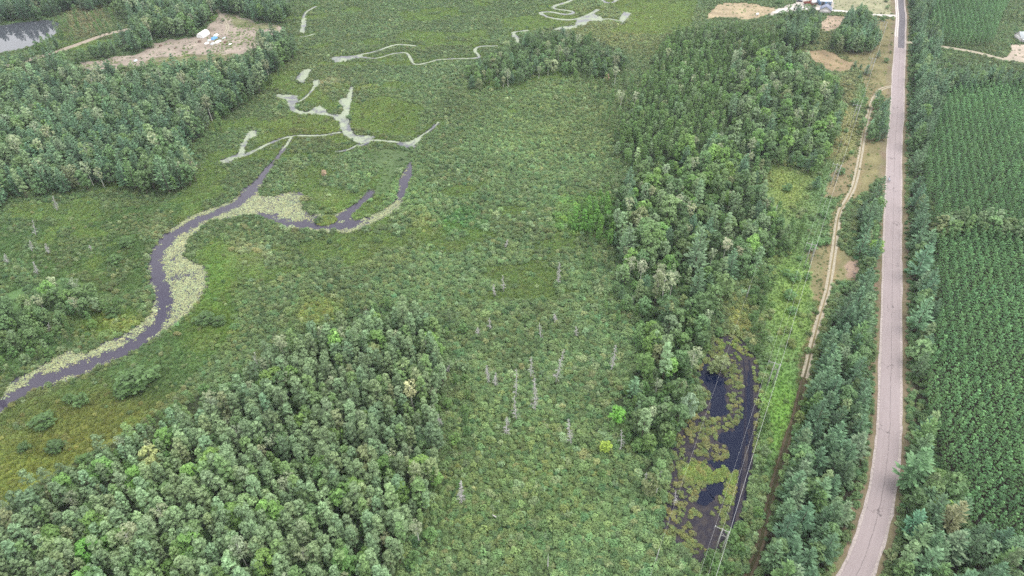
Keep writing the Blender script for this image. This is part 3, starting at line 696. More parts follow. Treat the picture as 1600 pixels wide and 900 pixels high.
MOUNDS = [small_form("hummock_form", mound(340 + k), M_LEAF) for k in range(4)]
def pads(seed):
    r = np.random.default_rng(seed); V, F, L = [], [], []
    for k in range(9):
        c = np.array([r.normal(0, .42), r.normal(0, .42), .004 * k]); q = r.uniform(.13, .24); i = len(V)
        V += [c + np.array([math.cos(t) * q, math.sin(t) * q, r.uniform(0, .02)]) for t in np.linspace(.25, 6.03, 7)] + [c]
        F.append([i + j for j in range(8)]); L.append(r.uniform(.2, .8))
    return V, F, L
PADS = [small_form("lily_pad_form", pads(360 + k), M_PAD) for k in range(4)]

# ------------------------------------------------------------------ ground cover nobody could count: one object each, scattered with geometry nodes
_groups = {}
def scatter(name, pts, rotz, scl, idx, color, meshes, label, cat, tilt=None):
    n = len(pts)
    if n == 0: return None
    key = id(meshes)
    if key not in _groups:
        c = bpy.data.collections.new(name + "_forms")
        for k, me in enumerate(meshes):
            c.objects.link(bpy.data.objects.new(me.name.split('.')[0], me))
        g = bpy.data.node_groups.new(name + "_scatter", 'GeometryNodeTree')
        g.interface.new_socket("Geometry", in_out='INPUT', socket_type='NodeSocketGeometry')
        g.interface.new_socket("Geometry", in_out='OUTPUT', socket_type='NodeSocketGeometry')
        N, K = g.nodes, g.links
        gi, go = N.new("NodeGroupInput"), N.new("NodeGroupOutput")
        ci = N.new("GeometryNodeCollectionInfo"); ci.inputs['Collection'].default_value = c; ci.inputs['Separate Children'].default_value = True; ci.inputs['Reset Children'].default_value = True
        ip = N.new("GeometryNodeInstanceOnPoints"); ip.inputs['Pick Instance'].default_value = True
        def attr(nm, dt):
            a = N.new("GeometryNodeInputNamedAttribute"); a.data_type = dt; a.inputs['Name'].default_value = nm; return a.outputs['Attribute']
        er = N.new("FunctionNodeEulerToRotation")
        K.new(gi.outputs[0], ip.inputs['Points']); K.new(ci.outputs[0], ip.inputs['Instance']); K.new(attr("form", 'INT'), ip.inputs['Instance Index'])
        K.new(attr("turn", 'FLOAT_VECTOR'), er.inputs[0]); K.new(er.outputs[0], ip.inputs['Rotation']); K.new(attr("size", 'FLOAT_VECTOR'), ip.inputs['Scale'])
        K.new(ip.outputs[0], go.inputs[0])
        _groups[key] = g
    me = bpy.data.meshes.new(name); me.vertices.add(n); me.vertices.foreach_set("co", np.asarray(pts, np.float32).ravel())
    rot = np.zeros((n, 3)); rot[:, 2] = rotz
    if tilt is not None: rot[:, :2] = tilt
    scl = np.asarray(scl, float); scl = np.repeat(scl[:, None], 3, 1) if scl.ndim == 1 else scl
    for nm, ty, fld, v in (("turn", 'FLOAT_VECTOR', "vector", rot), ("size", 'FLOAT_VECTOR', "vector", scl), ("form", 'INT', "value", idx), ("color", 'FLOAT_COLOR', "color", np.c_[np.clip(color, .004, .9), np.ones(n)])):
        a = me.attributes.new(nm, ty, 'POINT'); a.data.foreach_set(fld, np.asarray(v, np.int32 if ty == 'INT' else np.float32).ravel())
    o = obj(name, me)
    o.modifiers.new("scatter", 'NODES').node_group = _groups[key]
    return tag(o, label, cat, kind='stuff')

LK = 1.0                                           # picture colour -> leaf reflectance
def vary(c, r, s=.16, hue=.06):
    n = len(c)
    k = np.exp(r.normal(0, s, (n, 1))); h = r.normal(0, hue, (n, 1))
    c = c * .80 + c.mean(1, keepdims=True) * .20
    return c * k * np.c_[1 + h * 1.2, np.ones(n), 1 - h * .6] * np.array([1.10, 1.11, .86])

def cover():
    r = np.random.default_rng(5)
    stands = [T_GROVE, T_LEFT, T_NW, T_MID, T_SCRUB, T_CLUMP, T_WEST, T_ISLE, T_EAST, P_MAIN, P_NEAR, P_FAR, T_NW2]
    x, y = jgrid(1.32, .5, 51); px, py = project(x, y)
    sand, _, _ = sand_mask(px, py)
    k = ~on_water(x, y, px, py, 1.0) & ~bare(x, y, px, py) & ~inside(WET, px, py) & ~sand
    plant = any_in([P_MAIN, P_NEAR, P_FAR], px, py)
    k &= ~plant
    wood = any_in(stands, px, py + 4)
    mead = (inside(MEAD_A, px, py) & (fbm(px / 26, py / 18, 61) < .74)) | (inside(MEAD_B, px, py) & (fbm(px / 26, py / 18, 62) < .50))
    corr = inside(CORRIDOR, px, py) & (fbm(px / 12, py / 14, 63) < np.where((py > 250) & (py < 700) & (px > 1205), .86, .62))
    reed = inside([(555, 245), (600, 232), (645, 235), (640, 262), (618, 268), (600, 320), (560, 318), (575, 290), (600, 262)], px, py) | inside([(478, 312), (510, 335), (545, 322), (570, 305), (575, 312), (540, 338), (500, 340), (474, 326)], px, py)
    glade = (fbm(x / 24, y / 17, 97) < .37) & (px < 900) & (py < 470)
    low = mead | corr | reed | glade | any_in(SEDGE, px, py)
    near_w = on_water(x, y, px, py, 2.6) & (fbm(x / 8, y / 8, 64) < .7)
    pk = np.where(low | near_w, 0.05, np.where(wood, .55, .97))
    k &= r.random(len(x)) < pk
    x, y, px, py, wood = x[k], y[k], px[k], py[k], wood[k]
    n = len(x)
    big = fbm(x / 22, y / 22, 65)
    s = np.exp(r.normal(-.06, .26, n)) * (.75 + .6 * big); s *= .80 * np.interp(py, [0, 250, 420], [.72, .84, 1]); s[(px < 420)] *= .78
    c = cover_tint(px, py) * LK
    g = fbm(x / 9, y / 9, 66)[:, None]
    B = fbm(x / 34, y / 30, 68)[:, None]; c = c * (.80 + .42 * g) * (.72 + .56 * B) * np.c_[1.13 - .22 * B[:, 0], np.ones(n), .87 + .18 * B[:, 0]]
    u = r.random(n)
    c[u < .10] = c[u < .10] * .35 + lin(66, 104, 66) * .65
    m = (u > .95) & (fbm(x / 15, y / 15, 67) > .45); c[m] = c[m] * .62 + lin(140, 136, 104) * .38
    m = (u > .84) & (u < .90); c[m] = c[m] * .4 + lin(132, 152, 120) * .7
    c = vary(c, r, .17, .07)
    c[wood] = c[wood] * .55 + lin(70, 106, 66) * .45
    sc = np.stack([s * r.uniform(.85, 1.2, n), s * r.uniform(.85, 1.2, n), s * r.uniform(.75, 1.25, n)], 1)
    scatter("marsh_shrubs", np.c_[x, y, np.zeros(n)], r.uniform(0, 6.28, n), sc, r.integers(0, len(SHRUBS), n), c, SHRUBS, "low grey-green alder and willow scrub covering the open marsh", "shrub scrub")
    # sedge and grass
    x, y = jgrid(.92, .5, 52); px, py = project(x, y)
    mead = inside(MEAD_A, px, py) | inside(MEAD_B, px, py); corr = inside(CORRIDOR, px, py)
    glade = (fbm(x / 24, y / 17, 97) < .38) & (px < 900) & (py < 470)
    k = (mead | corr | glade | any_in(SEDGE, px, py) | on_water(x, y, px, py, 4.0) | (r.random(len(x)) < .14)) & ~any_in(stands, px, py + 4)
    x, y, px, py, corr = x[k], y[k], px[k], py[k], corr[k]
    sand, _, _ = sand_mask(px, py)
    k = ~on_water(x, y, px, py, .25) & ~bare(x, y, px, py, 5.4) & ~inside(WET, px, py) & ~(sand & (r.random(len(x)) < .80))
    x, y, px, py, corr = x[k], y[k], px[k], py[k], corr[k]; n = len(x)
    c = cover_tint(px, py); g = fbm(x / 6, y / 6, 71)[:, None]; gl = ((fbm(x / 24, y / 17, 97) < .38) | any_in(SEDGE, px, py)) & ~corr; c[gl] = c[gl] * .45 + lin(126, 144, 78) * .62; c = c * (.82 + .45 * g)
    wet = (on_water(x, y, px, py, 4.0) & ~corr)[:, None]; c = np.where(wet, c * .55 + lin(124, 140, 66) * .45, c)
    br = (fbm(x / 5, y / 5, 72) > .62); c[br] = c[br] * .75 + lin(134, 130, 84) * .25
    c = vary(c, r, .15, .05) * np.array([.955, 1.03, .97])
    s = np.exp(r.normal(0, .22, n)) * np.where(corr, .55, .85)
    scatter("sedge_grass", np.c_[x, y, np.zeros(n)], r.uniform(0, 6.28, n), s, r.integers(0, len(TUFTS), n), c, TUFTS, "olive sedge and grass tussocks over the wet meadow and stream banks", "sedge grass")
    # hummocks in the dark wet ground and on the little reed island
    x, y = jgrid(.42, .5, 53); px, py = project(x, y)
    k = inside(WET, px, py) | inside(ISLE, px, py); x, y, px, py = x[k], y[k], px[k], py[k]
    open_ = any_in([POND, POOL_B, POOL_C], px, py) & (fbm(x / 2.2, y / 2.2, 77) < .66); rut = dist_line(x, y, RUTS) < 1.9
    hx, hy = jgrid(1.75, .5, 57); hp = project(hx, hy); hk = inside(WET, *hp); hx, hy, hp = hx[hk], hy[hk], (hp[0][hk], hp[1][hk])
    hr = np.exp(r.normal(-.75, .55, len(hx))) * (.55 + .8 * fbm(hx / 7, hy / 7, 75)); hd = fbm(hx / 6, hy / 6, 76)
    hr = np.minimum(hr, .95); hr[(hd < .37) | (any_in([POND, POOL_B, POOL_C], *hp) & (hd < .66))] = 0
    f = np.zeros(len(x))
    for a, b, q in zip(hx, hy, hr):
        if q > 0: f = np.maximum(f, (np.hypot(x - a, y - b) + (fbm(x * .9, y * .9, 74) - .5) * .7 < q).astype(float))
    lump = inside(HEART, px, py) | inside(ISLE, px, py) | inside([(1138, 745), (1150, 735), (1160, 748), (1156, 785), (1140, 790), (1130, 770)], px, py) | (inside([(1118, 520), (1185, 540), (1186, 580), (1150, 565), (1128, 560)], px, py) & (f > .36))
    k = (lump | ((f > .5) & ~open_)) & ~rut
    x, y, px, py, lump = x[k], y[k], px[k], py[k], lump[k]; n = len(x)
    c = np.tile(lin(112, 126, 74), (n, 1)); c[lump] = lin(116, 138, 64); g = fbm(x / 3, y / 3, 78)[:, None]; c = c * (.8 + .4 * g)
    m = fbm(x / 4, y / 4, 79) > .6; c[m] = c[m] * .6 + lin(146, 134, 92) * .4
    c = vary(c, r, .16, .07)
    scatter("moss_hummocks", np.c_[x, y, np.full(n, .05)], r.uniform(0, 6.28, n), np.exp(r.normal(-.1, .3, n)), r.integers(0, len(MOUNDS), n), c, MOUNDS, "yellow-green moss and sedge hummocks standing in the dark flooded ground", "moss hummocks")
    # lily pads
    x, y = jgrid(.80, .5, 54); px, py = project(x, y)
    k = inside(RIVER, px, py) & ~inside(ISLE, px, py); x, y, px, py = x[k], y[k], px[k], py[k]
    ch = smooth(wl_(CHANNEL), 4); d = dist_line(x, y, ch)
    w = np.interp(py, [250, 300, 335, 360, 400, 440, 470, 500, 560, 640], [1.9, 2.6, 2.0, 2.6, 2.4, 2.5, 2.7, 2.2, 2.5, 2.4])
    for line, ww in ((CHANNEL_B, 2.2), (CHANNEL_C, 2.4), (CHANNEL_D, 1.7)):
        d2 = dist_line(x, y, smooth(wl_(line), 4)) - ww; d = np.minimum(d, d2 + w)
    e = d - w + (fbm(x / 3, y / 3, 81) - .5) * 3.4
    dens = np.clip(e / 1.2, .05, 1) * np.where(fbm(x / 6, y / 6, 82) < .33, .45, 1) * np.interp(py, [230, 290, 320], [.35, .5, 1]); dens[inside([(478, 330), (495, 338), (530, 340), (560, 325), (600, 325), (575, 350), (540, 358), (470, 352)], px, py)] *= .5
    k = (r.random(len(x)) < dens * .98) & (e > -.6 + r.normal(0, .5, len(x)))
    x, y, px, py = x[k], y[k], px[k], py[k]; n = len(x)
    g = fbm(x / 5, y / 5, 83)[:, None]; c = (lin(172, 186, 138) * (1 - g) + lin(194, 202, 160) * g) * .46
    c = vary(c, r, .14, .05)
    scatter("lily_pads", np.c_[x, y, np.full(n, .075) + r.uniform(0, .03, n)], r.uniform(0, 6.28, n), r.uniform(.8, 1.25, n), r.integers(0, len(PADS), n), c, PADS, "pale yellow-green lily pads crowding both sides of the dark river channel", "lily pads")

cover()

# ------------------------------------------------------------------ trees: every one that shows large is an object (> crown, trunk), the far rest is woodland
TREES = {k: [] for k in FORMS}                     # kind -> list of dicts

def add_tree(kind, x, y, s, color, where, form=None, label=None, name=None, sz=None, lean=(0, 0)):
    TREES[kind].append(dict(x=float(x), y=float(y), s=float(s), c=np.array(color, float), where=where, form=form, label=label, name=name, sz=sz, lean=lean))

TINT = {'poplar': (116, 145, 108), 'maple': (106, 148, 72), 'broadleaf': (92, 124, 80), 'birch': (136, 150, 122), 'pine': (88, 124, 96), 'plantation': (88, 134, 84), 'thicket': (86, 122, 66)}

def plant(poly, spacing, mix, zc, where, seed, size=(.78, 1.18), edge=0.0, tintmul=(1, 1, 1), thin=0.0, inset=0.0, road=7.4, onsand=False):
    """fill a stand traced at crown height zc with jittered trees of a species mix"""
    r = np.random.default_rng(seed)
    x, y = jgrid(spacing, .46, seed)
    cx, cy = project(x, y, zc)
    wx = cx + (fbm(x / 9, y / 9, seed + 1) - .5) * 18; wy = cy + (fbm(x / 9, y / 9, seed + 2) - .5) * 12
    px, py = project(x, y)
    sand, _, _ = sand_mask(px, py)
    dpx = inset * metres(0, py)
    ins = inside(poly, wx - dpx, wy) & inside(poly, wx + dpx, wy)
    k = ins & ~on_water(x, y, px, py, 1.0) & ~bare(x, y, px, py, road) & (~sand | onsand) & ~inside(WET, px, py) & (r.random(len(x)) > thin)
    kinds, p = list(mix), np.array(list(mix.values()), float); p /= p.sum()
    for X, Y, U, V in zip(x[k], y[k], px[k], py[k]):
        kd = kinds[int(r.choice(len(kinds), p=p))]
        patch = noise(X / 16, Y / 16, seed + 5)
        s = r.uniform(*size) * (.85 + .3 * patch)
        c = lin(*TINT[kd]) * np.array(tintmul) * math.exp(r.normal(0, .15)) * (.85 + .3 * noise(X / 25, Y / 25, seed + 8)); h = r.normal(0, .045)
        c = c * np.array([1 + h * 1.3, 1, 1 - h])
        u = r.random()
        if u < .012: c = c * .5 + lin(138, 138, 102) * .5
        elif u < .09: c = c * .5 + lin(104, 142, 66) * .55
        elif u < .15: c = c * .6 + lin(136, 156, 130) * .4
        add_tree(kd, X, Y, s, c, where)

plant(T_GROVE, 3.15, {'poplar': .80, 'maple': .04, 'broadleaf': .09, 'birch': .04, 'thicket': .03}, 7.5, "grove", 401, (.58, 1.10))
plant(T_LEFT, 4.9, {'pine': .40, 'broadleaf': .33, 'birch': .10, 'poplar': .14, 'thicket': .03}, 7, "left_wood", 402, (.9, 1.35))
plant(T_NW, 5.6, {'pine': .45, 'broadleaf': .40, 'birch': .05, 'poplar': .10}, 7, "north_wood", 403, (.9, 1.35))
plant(T_NW2, 5.5, {'pine': .8, 'broadleaf': .2}, 7, "pond_wood", 404, (.85, 1.2), tintmul=(.75, .8, .8))
plant(T_NW3, 4.6, {'broadleaf': .7, 'pine': .3}, 4, "pond_bank", 405, (.5, .9))
plant(T_NW4, 5.0, {'broadleaf': .6, 'pine': .4}, 5, "dirt_road", 406, (.6, 1.0))
plant(T_WEST, 4.3, {'broadleaf': .62, 'birch': .12, 'maple': .12, 'thicket': .14}, 5, "river_clump", 407, (.6, .95))
plant(T_MID, 4.4, {'broadleaf': .38, 'pine': .09, 'maple': .11, 'birch': .08, 'poplar': .12, 'thicket': .22}, 5.5, "mid_wood", 408, (.52, 1.18), inset=1.2, thin=.10)
plant(T_SCRUB, 3.6, {'thicket': .78, 'broadleaf': .14, 'birch': .03, 'poplar': .05}, 3, "mid_wood", 416, (.5, .82), tintmul=(1.12, 1.08, 1.1))
plant(T_BRIGHT, 3.2, {'thicket': 1.0}, 2.5, "marsh_edge", 417, (.5, .8), tintmul=(1.1, 1.35, .7))
plant(T_CLUMP, 4.6, {'broadleaf': .62, 'pine': .12, 'birch': .10, 'thicket': .16}, 5, "marsh_clump", 409, (.48, .95), thin=.12)
plant(T_ISLE, 4.5, {'pine': .80, 'broadleaf': .14, 'poplar': .06}, 6, "verge_left", 410, (.78, 1.18), inset=2.2)
plant(T_ISLE2, 3.8, {'pine': .4, 'broadleaf': .6}, 4, "verge_left", 411, (.5, .85), road=5.2, onsand=True)
plant(T_EAST, 4.6, {'pine': .70, 'broadleaf': .22, 'poplar': .08}, 6.5, "verge_right", 412, (.72, 1.12), inset=1.0)
plant(T_HEDGE, 3.8, {'broadleaf': .8, 'poplar': .2}, 6, "hedge", 413, (.85, 1.15))
plant(T_YARD, 5.0, {'broadleaf': .6, 'pine': .4}, 5, "yard", 414, (.8, 1.15), onsand=True)
plant(T_YARD2, 4.6, {'pine': .55, 'broadleaf': .45}, 6, "yard", 415, (.9, 1.2), onsand=True)
# scattered bushes that break up the marsh edges
for poly, sp, sd, th in (([(560, 470), (720, 470), (740, 620), (720, 800), (640, 900), (560, 900), (690, 760), (700, 560)], 5.5, 421, .55), ([(880, 100), (1010, 110), (1010, 260), (950, 330), (900, 330), (960, 240)], 6.5, 422, .6),
                         ([(920, 360), (1010, 500), (1010, 640), (970, 800), (930, 800), (950, 650), (980, 560), (900, 400)], 5.5, 423, .5), ([(280, 120), (430, 70), (470, 90), (420, 140), (330, 210), (300, 280), (250, 310)], 5.5, 424, .6),
                         ([(-80, 530), (60, 520), (170, 460), (200, 480), (110, 530), (30, 580), (-80, 620)], 4.0, 425, .3), ([(-80, 790), (60, 740), (200, 660), (300, 620), (470, 500), (500, 520), (300, 660), (60, 780), (-80, 830)], 4.0, 426, .55),
                         ([(1180, 430), (1210, 420), (1200, 520), (1185, 560), (1200, 700), (1185, 800), (1130, 1000), (1040, 1000), (1070, 890), (1130, 860), (1165, 800), (1190, 660), (1180, 540)], 3.2, 427, .45),
                         ([(1195, 330), (1250, 345), (1262, 370), (1225, 400), (1200, 400)], 3.6, 428, .2), ([(1100, 520), (1135, 515), (1145, 590), (1120, 598), (1100, 560)], 3.0, 429, .1), ([(20, 60), (185, 5), (185, 50), (60, 75)], 6.5, 430, .5)):
    plant(poly, sp, {'thicket': 1.0}, 2.5, "marsh_edge", sd, (.42, .85), thin=th)

# plantation rows run parallel to the road
d_ = np.array([607.0, FPX * CP + 900 * SP]); d_ /= np.linalg.norm(d_); q_ = np.array([d_[1], -d_[0]])
rr_ = np.random.default_rng(77)
I, J = np.meshgrid(np.arange(-30, 150), np.arange(-60, 380))
GX = I * 3.0 * q_[0] + J * 2.7 * d_[0]; GY = I * 3.0 * q_[1] + J * 2.7 * d_[1] + 40
GX = GX.ravel() + rr_.normal(0, .10, GX.size); GY = GY.ravel() + rr_.normal(0, .22, GY.size)
k_ = in_view(GX, GY, 190, 60, 120); GX, GY = GX[k_], GY[k_]
ux, uy = project(GX, GY, 5.0); wx_ = ux + (fbm(GX / 6, GY / 6, 91) - .5) * 10
gap_ = noise(GX / 2.3, GY / 2.3, 95) < .035
k_ = any_in([P_MAIN, P_NEAR, P_FAR], wx_, uy) & ~gap_ & (dist_line(GX, GY, ROAD) > 9) & (dist_line(GX, GY, DRIVE_E) > 5)
for X, Y in zip(GX[k_], GY[k_]):
    b = noise(X / 30, Y / 30, 92)
    c = lin(*TINT['plantation']) * math.exp(rr_.normal(0, .13)) * (.85 + .32 * b); h = rr_.normal(0, .05)
    add_tree('plantation', X, Y, rr_.uniform(.90, 1.08) * (.94 + .12 * noise(X / 14, Y / 14, 93)), c * np.array([1 + h, 1, 1 - h]), "rows")

# trees that stand out in the photograph, each with its own description (crown centre pixel, height of that point)
def special(kind, px, py, zc, s, rgb, label, name=None, form=None):
    x, y = ground(px, py, zc)
    for k2 in TREES:                               # make room
        TREES[k2] = [t for t in TREES[k2] if t['label'] or math.hypot(t['x'] - x, t['y'] - y) > 1.5 + 1.3 * s]
    add_tree(kind, x, y, s, lin(*rgb), "", form, label, name)

special('pine', 1089, 402, 8, 1.62, (104, 136, 106), "massive layered white pine towering over the mixed wood beside pale birches", form=1)
special('pine', 255, 272, 8, 1.45, (82, 122, 88), "broad dark pine at the outer corner of the wood above the marsh", form=2)
special('pine', 215, 262, 8, 1.3, (80, 116, 88), "tall dark pine just behind the broad corner pine above the marsh", form=3)
special('birch', 641, 607, 10, 1.05, (168, 172, 132), "pale cream crowned birch with tall bare white trunk at the grove edge", form=0)
special('birch', 1136, 380, 9, .95, (168, 172, 150), "whitish round birch standing just right of the massive pine", form=1)
special('birch', 1155, 390, 9, .85, (160, 162, 136), "thin pale birch leaning beside the whitish round birch", form=2)
special('birch', 986, 415, 8, 1.0, (140, 152, 128), "grey-green birch with bare white stems on the marsh side of its trio", form=3)
special('birch', 1003, 420, 8, 1.05, (146, 156, 136), "grey-green birch in the middle of the trio by the marsh", form=0)
special('birch', 1030, 440, 8, 1.05, (148, 154, 136), "half-bare greyish birch lowest of the cluster by the marsh", form=1)
special('birch', 1062, 318, 8, .9, (150, 160, 138), "pale birch with twin white stems amid dark alders in the mixed wood", form=2)
special('birch', 1078, 322, 8, .85, (146, 156, 134), "slim pale birch next to the twin-stemmed birch in the mixed wood", form=3)
special('broadleaf', 865, 103, 5, .95, (150, 166, 132), "round silvery willow alone in front of the dark marsh clump", "willow_tree", 1)
special('birch', 886, 84, 8, 1.0, (122, 140, 116), "tall bare-stemmed birch in the dark clump behind the silvery willow", form=1)
special('birch', 970, 152, 8, .95, (146, 158, 134), "umbrella-shaped pale birch, one of two standing in the open scrub", form=2)
special('birch', 993, 154, 8, .95, (144, 154, 132), "pale double-stemmed birch beside the umbrella-shaped one in open scrub", form=0)
special('birch', 962, 112, 8, .95, (150, 160, 136), "pale thin birch above a reddish bush at the marsh clump's end", form=3)
special('thicket', 949, 120, 3, .8, (160, 132, 118), "reddish-brown dying bush beneath a thin birch in the scrub", "dying_bush", 0)
special('thicket', 298, 262, 3, 1.1, (158, 150, 138), "pinkish grey half-dead tree beside the broad corner pine", "dying_tree", 1)
special('thicket', 506, 271, 1.5, .55, (176, 148, 134), "small pinkish dead bush in the marsh between the stream channels", "dying_bush", 2)
special('thicket', 947, 697, 2.5, .72, (150, 178, 52), "small vivid lime-yellow tree alone in the marsh scrub", "lime_tree", 2)
special('thicket', 966, 650, 3, 1.05, (104, 168, 58), "vivid green rounded maple bush where scrub meets the mixed wood", "bright_bush", 3)
special('broadleaf', 1077, 632, 6, .95, (124, 152, 128), "blue-green conical willow at the edge of the black pond", "willow_tree", 2)
special('thicket', 1128, 568, 3, 1.2, (122, 138, 96), "rounded olive willow bush overhanging the head of the black pond", "willow_bush", 0)
special('thicket', 1114, 572, 3, .8, (118, 138, 92), "smaller olive willow bush left of the one overhanging the pond head", "willow_bush", 1)
special('maple', 206, 742, 7, .82, (110, 160, 72), "bright yellow-green maple near the meadow edge of the grove", form=0)
special('maple', 130, 858, 7, .95, (96, 158, 62), "bright green maple low in the grove among grey poplars", form=1)
special('broadleaf', 235, 712, 7, 1.05, (160, 172, 112), "broad pale yellowish tree at the meadow side of the grove", form=3)
special('poplar', 650, 750, 7, 1.1, (132, 148, 112), "big round-topped poplar at the marsh side corner of the grove", form=2)
special('poplar', 615, 793, 7, 1.15, (126, 158, 108), "tall leafy poplar closest to the open scrub, below the round-topped one", form=4)
special('pine', 1140 + 290, 735, 8, 1.45, (98, 140, 100), "large feathery white pine overhanging the road bend on its plantation side", form=0)
special('pine', 1485, 815, 6, 1.15, (132, 136, 104), "browning sparse pine between the road bend and the plantation", form=4)
special('broadleaf', 1440, 545, 7, 1.15, (116, 152, 104), "round pale green tree with forked white trunk across the road", form=4)
special('pine', 1440, 495, 7, 1.25, (102, 144, 112), "spreading pale pine with limbs reaching toward the plantation rows", form=2)
special('pine', 1440, 410, 8, 1.4, (94, 138, 112), "broad bluish pine beside the straight road opposite the sandy scrape", form=1)
special('maple', 1472, 790, 5, .75, (124, 158, 76), "yellow-green young maple behind the fallen whitish limb", form=2)
special('maple', 1372, 385, 5, .8, (120, 164, 66), "lime-green leafy tree on the road verge by the sandy scrape", form=1)
special('broadleaf', 1340, 45, 6, 1.3, (70, 106, 72), "largest dark tree of the clump beside the white driveway", form=2)

WHERE = {'grove': "in the dense grove below the sedge meadow", 'left_wood': "in the dark wood between the sandy clearing and the marsh", 'north_wood': "in the wood behind the sandy clearing", 'pond_wood': "in the tree line beyond the lake",
         'pond_bank': "on the bank between the lake and dirt road", 'dirt_road': "beside the dirt road near the clearing", 'river_clump': "in the leafy clump above the river bend", 'mid_wood': "in the mixed wood between marsh and power line",
         'marsh_clump': "in the dark clump amid the upper marsh", 'verge_left': "between the sandy track and the paved road", 'verge_right': "along the road verge before the plantation", 'hedge': "in the strip between the two plantation blocks",
         'yard': "around the farmyard by the driveway", 'marsh_edge': "among the marsh scrub at a wood's edge", 'rows': "in the plantation rows"}
SHORT = {'grove': "in the grove", 'left_wood': "in the dark wood", 'north_wood': "behind the clearing", 'pond_wood': "beyond the lake", 'pond_bank': "on the lake bank", 'dirt_road': "by the dirt road", 'river_clump': "in the river clump", 'mid_wood': "in the mixed wood",
         'marsh_clump': "in the marsh clump", 'verge_left': "between track and road", 'verge_right': "on the plantation verge", 'hedge': "between plantation blocks", 'yard': "by the farmyard", 'marsh_edge': "at the scrub edge", 'rows': "in plantation rows"}
NAMES = {'poplar': 'poplar_tree', 'maple': 'maple_tree', 'broadleaf': 'broadleaf_tree', 'birch': 'birch_tree', 'pine': 'pine_tree', 'plantation': 'plantation_pine', 'thicket': 'willow_thicket'}
KINDW = {'poplar': 'poplar', 'maple': 'maple', 'broadleaf': 'broadleaf tree', 'birch': 'white-stemmed birch', 'pine': 'white pine', 'plantation': 'pine', 'thicket': 'bushy willow'}
CATS = {'poplar': 'poplar tree', 'maple': 'maple tree', 'broadleaf': 'broadleaf tree', 'birch': 'birch tree', 'pine': 'pine tree', 'plantation': 'plantation pine', 'thicket': 'willow bush'}

def tint_word(c):
    l = c @ np.array([.3, .6, .1]); yel = c[0] / c[1]
    return ("yellowish " if yel > .86 else "") + ("pale" if l > .26 else "dark" if l < .125 else "mid-toned") + " green"

MARKS = [("the black pond", (1115, 610)), ("the river's lily bend", (290, 400)), ("the white tent", (320, 55)), ("the road bend", (1360, 850)), ("the sandy scrape", (1332, 420)), ("the lowest power pole", (1125, 845)),
         ("the second power pole", (1205, 590)), ("the third power pole", (1262, 405)), ("the massive pine", (1090, 430)), ("the cream birch", (646, 645)), ("the silvery willow", (865, 112)), ("the farmyard", (1275, 12)), ("the asphalt seam", (1404, 75)), ("the lime-yellow tree", (947, 705)),
         ("the track junction", (1385, 138)), ("the corner pine", (258, 290)), ("the lake", (70, 55)), ("the forked tall snag", (834, 640)), ("the yellowish tree", (240, 735)), ("the bright maple", (208, 765)), ("the low bright maple", (135, 885)), ("the round-topped poplar", (655, 780)), ("the feathery pine", (1428, 770)),
         ("the browning pine", (1488, 835)), ("the bluish pine", (1438, 440)), ("the trio of birches", (1005, 445)), ("the twin-stemmed birch", (1062, 338)), ("the mailboxes", (1388, 283)), ("the sand patch", (1300, 95)), ("the heart-shaped hummock", (1102, 740)), ("the grove's tip", (600, 510)), ("the clearing's near edge", (250, 104)), ("the silvery snag", (184, 268)), ("the dirt road", (82, 90)), ("the pale birch pair", (100, 288)), ("the wood's inner bend", (350, 150)), ("the hidden dirt road end", (190, 110)), ("the meadow's lone bush", (130, 630))]
MARKXY = [(m, *map(float, ground(*p))) for m, p in MARKS]

def relation(x, y):
    m, a, b, d = min(((m, a, b, math.hypot(x - a, y - b)) for m, a, b in MARKXY), key=lambda v: v[3])
    if d > 130: return ""
    far = "" if d < 14 else "some way " if d < 32 else "well "
    dx, dy = x - a, y - b
    side = ("right of " if dx > 0 else "left of ") if abs(dx) > abs(dy) else ("behind " if dy > 0 else "in front of ")
    return f"{far}{side}{m}"

_all = [(t['x'], t['y'], k) for k, ts in TREES.items() for t in ts]
_ax, _ay, _ak = np.array([a[0] for a in _all]), np.array([a[1] for a in _all]), np.array([a[2] for a in _all])
NEARW = {'poplar': 'a poplar', 'maple': 'a maple', 'broadleaf': 'a broadleaf', 'birch': 'a birch', 'pine': 'a pine', 'plantation': 'plantation', 'thicket': 'willow'}
def neighbour(t, kind):
    d = np.hypot(_ax - t['x'], _ay - t['y']); d[_ak == kind] = 99
    i = int(np.argmin(d)); return f" beside {NEARW[_ak[i]]}" if d[i] < 5.5 else ""

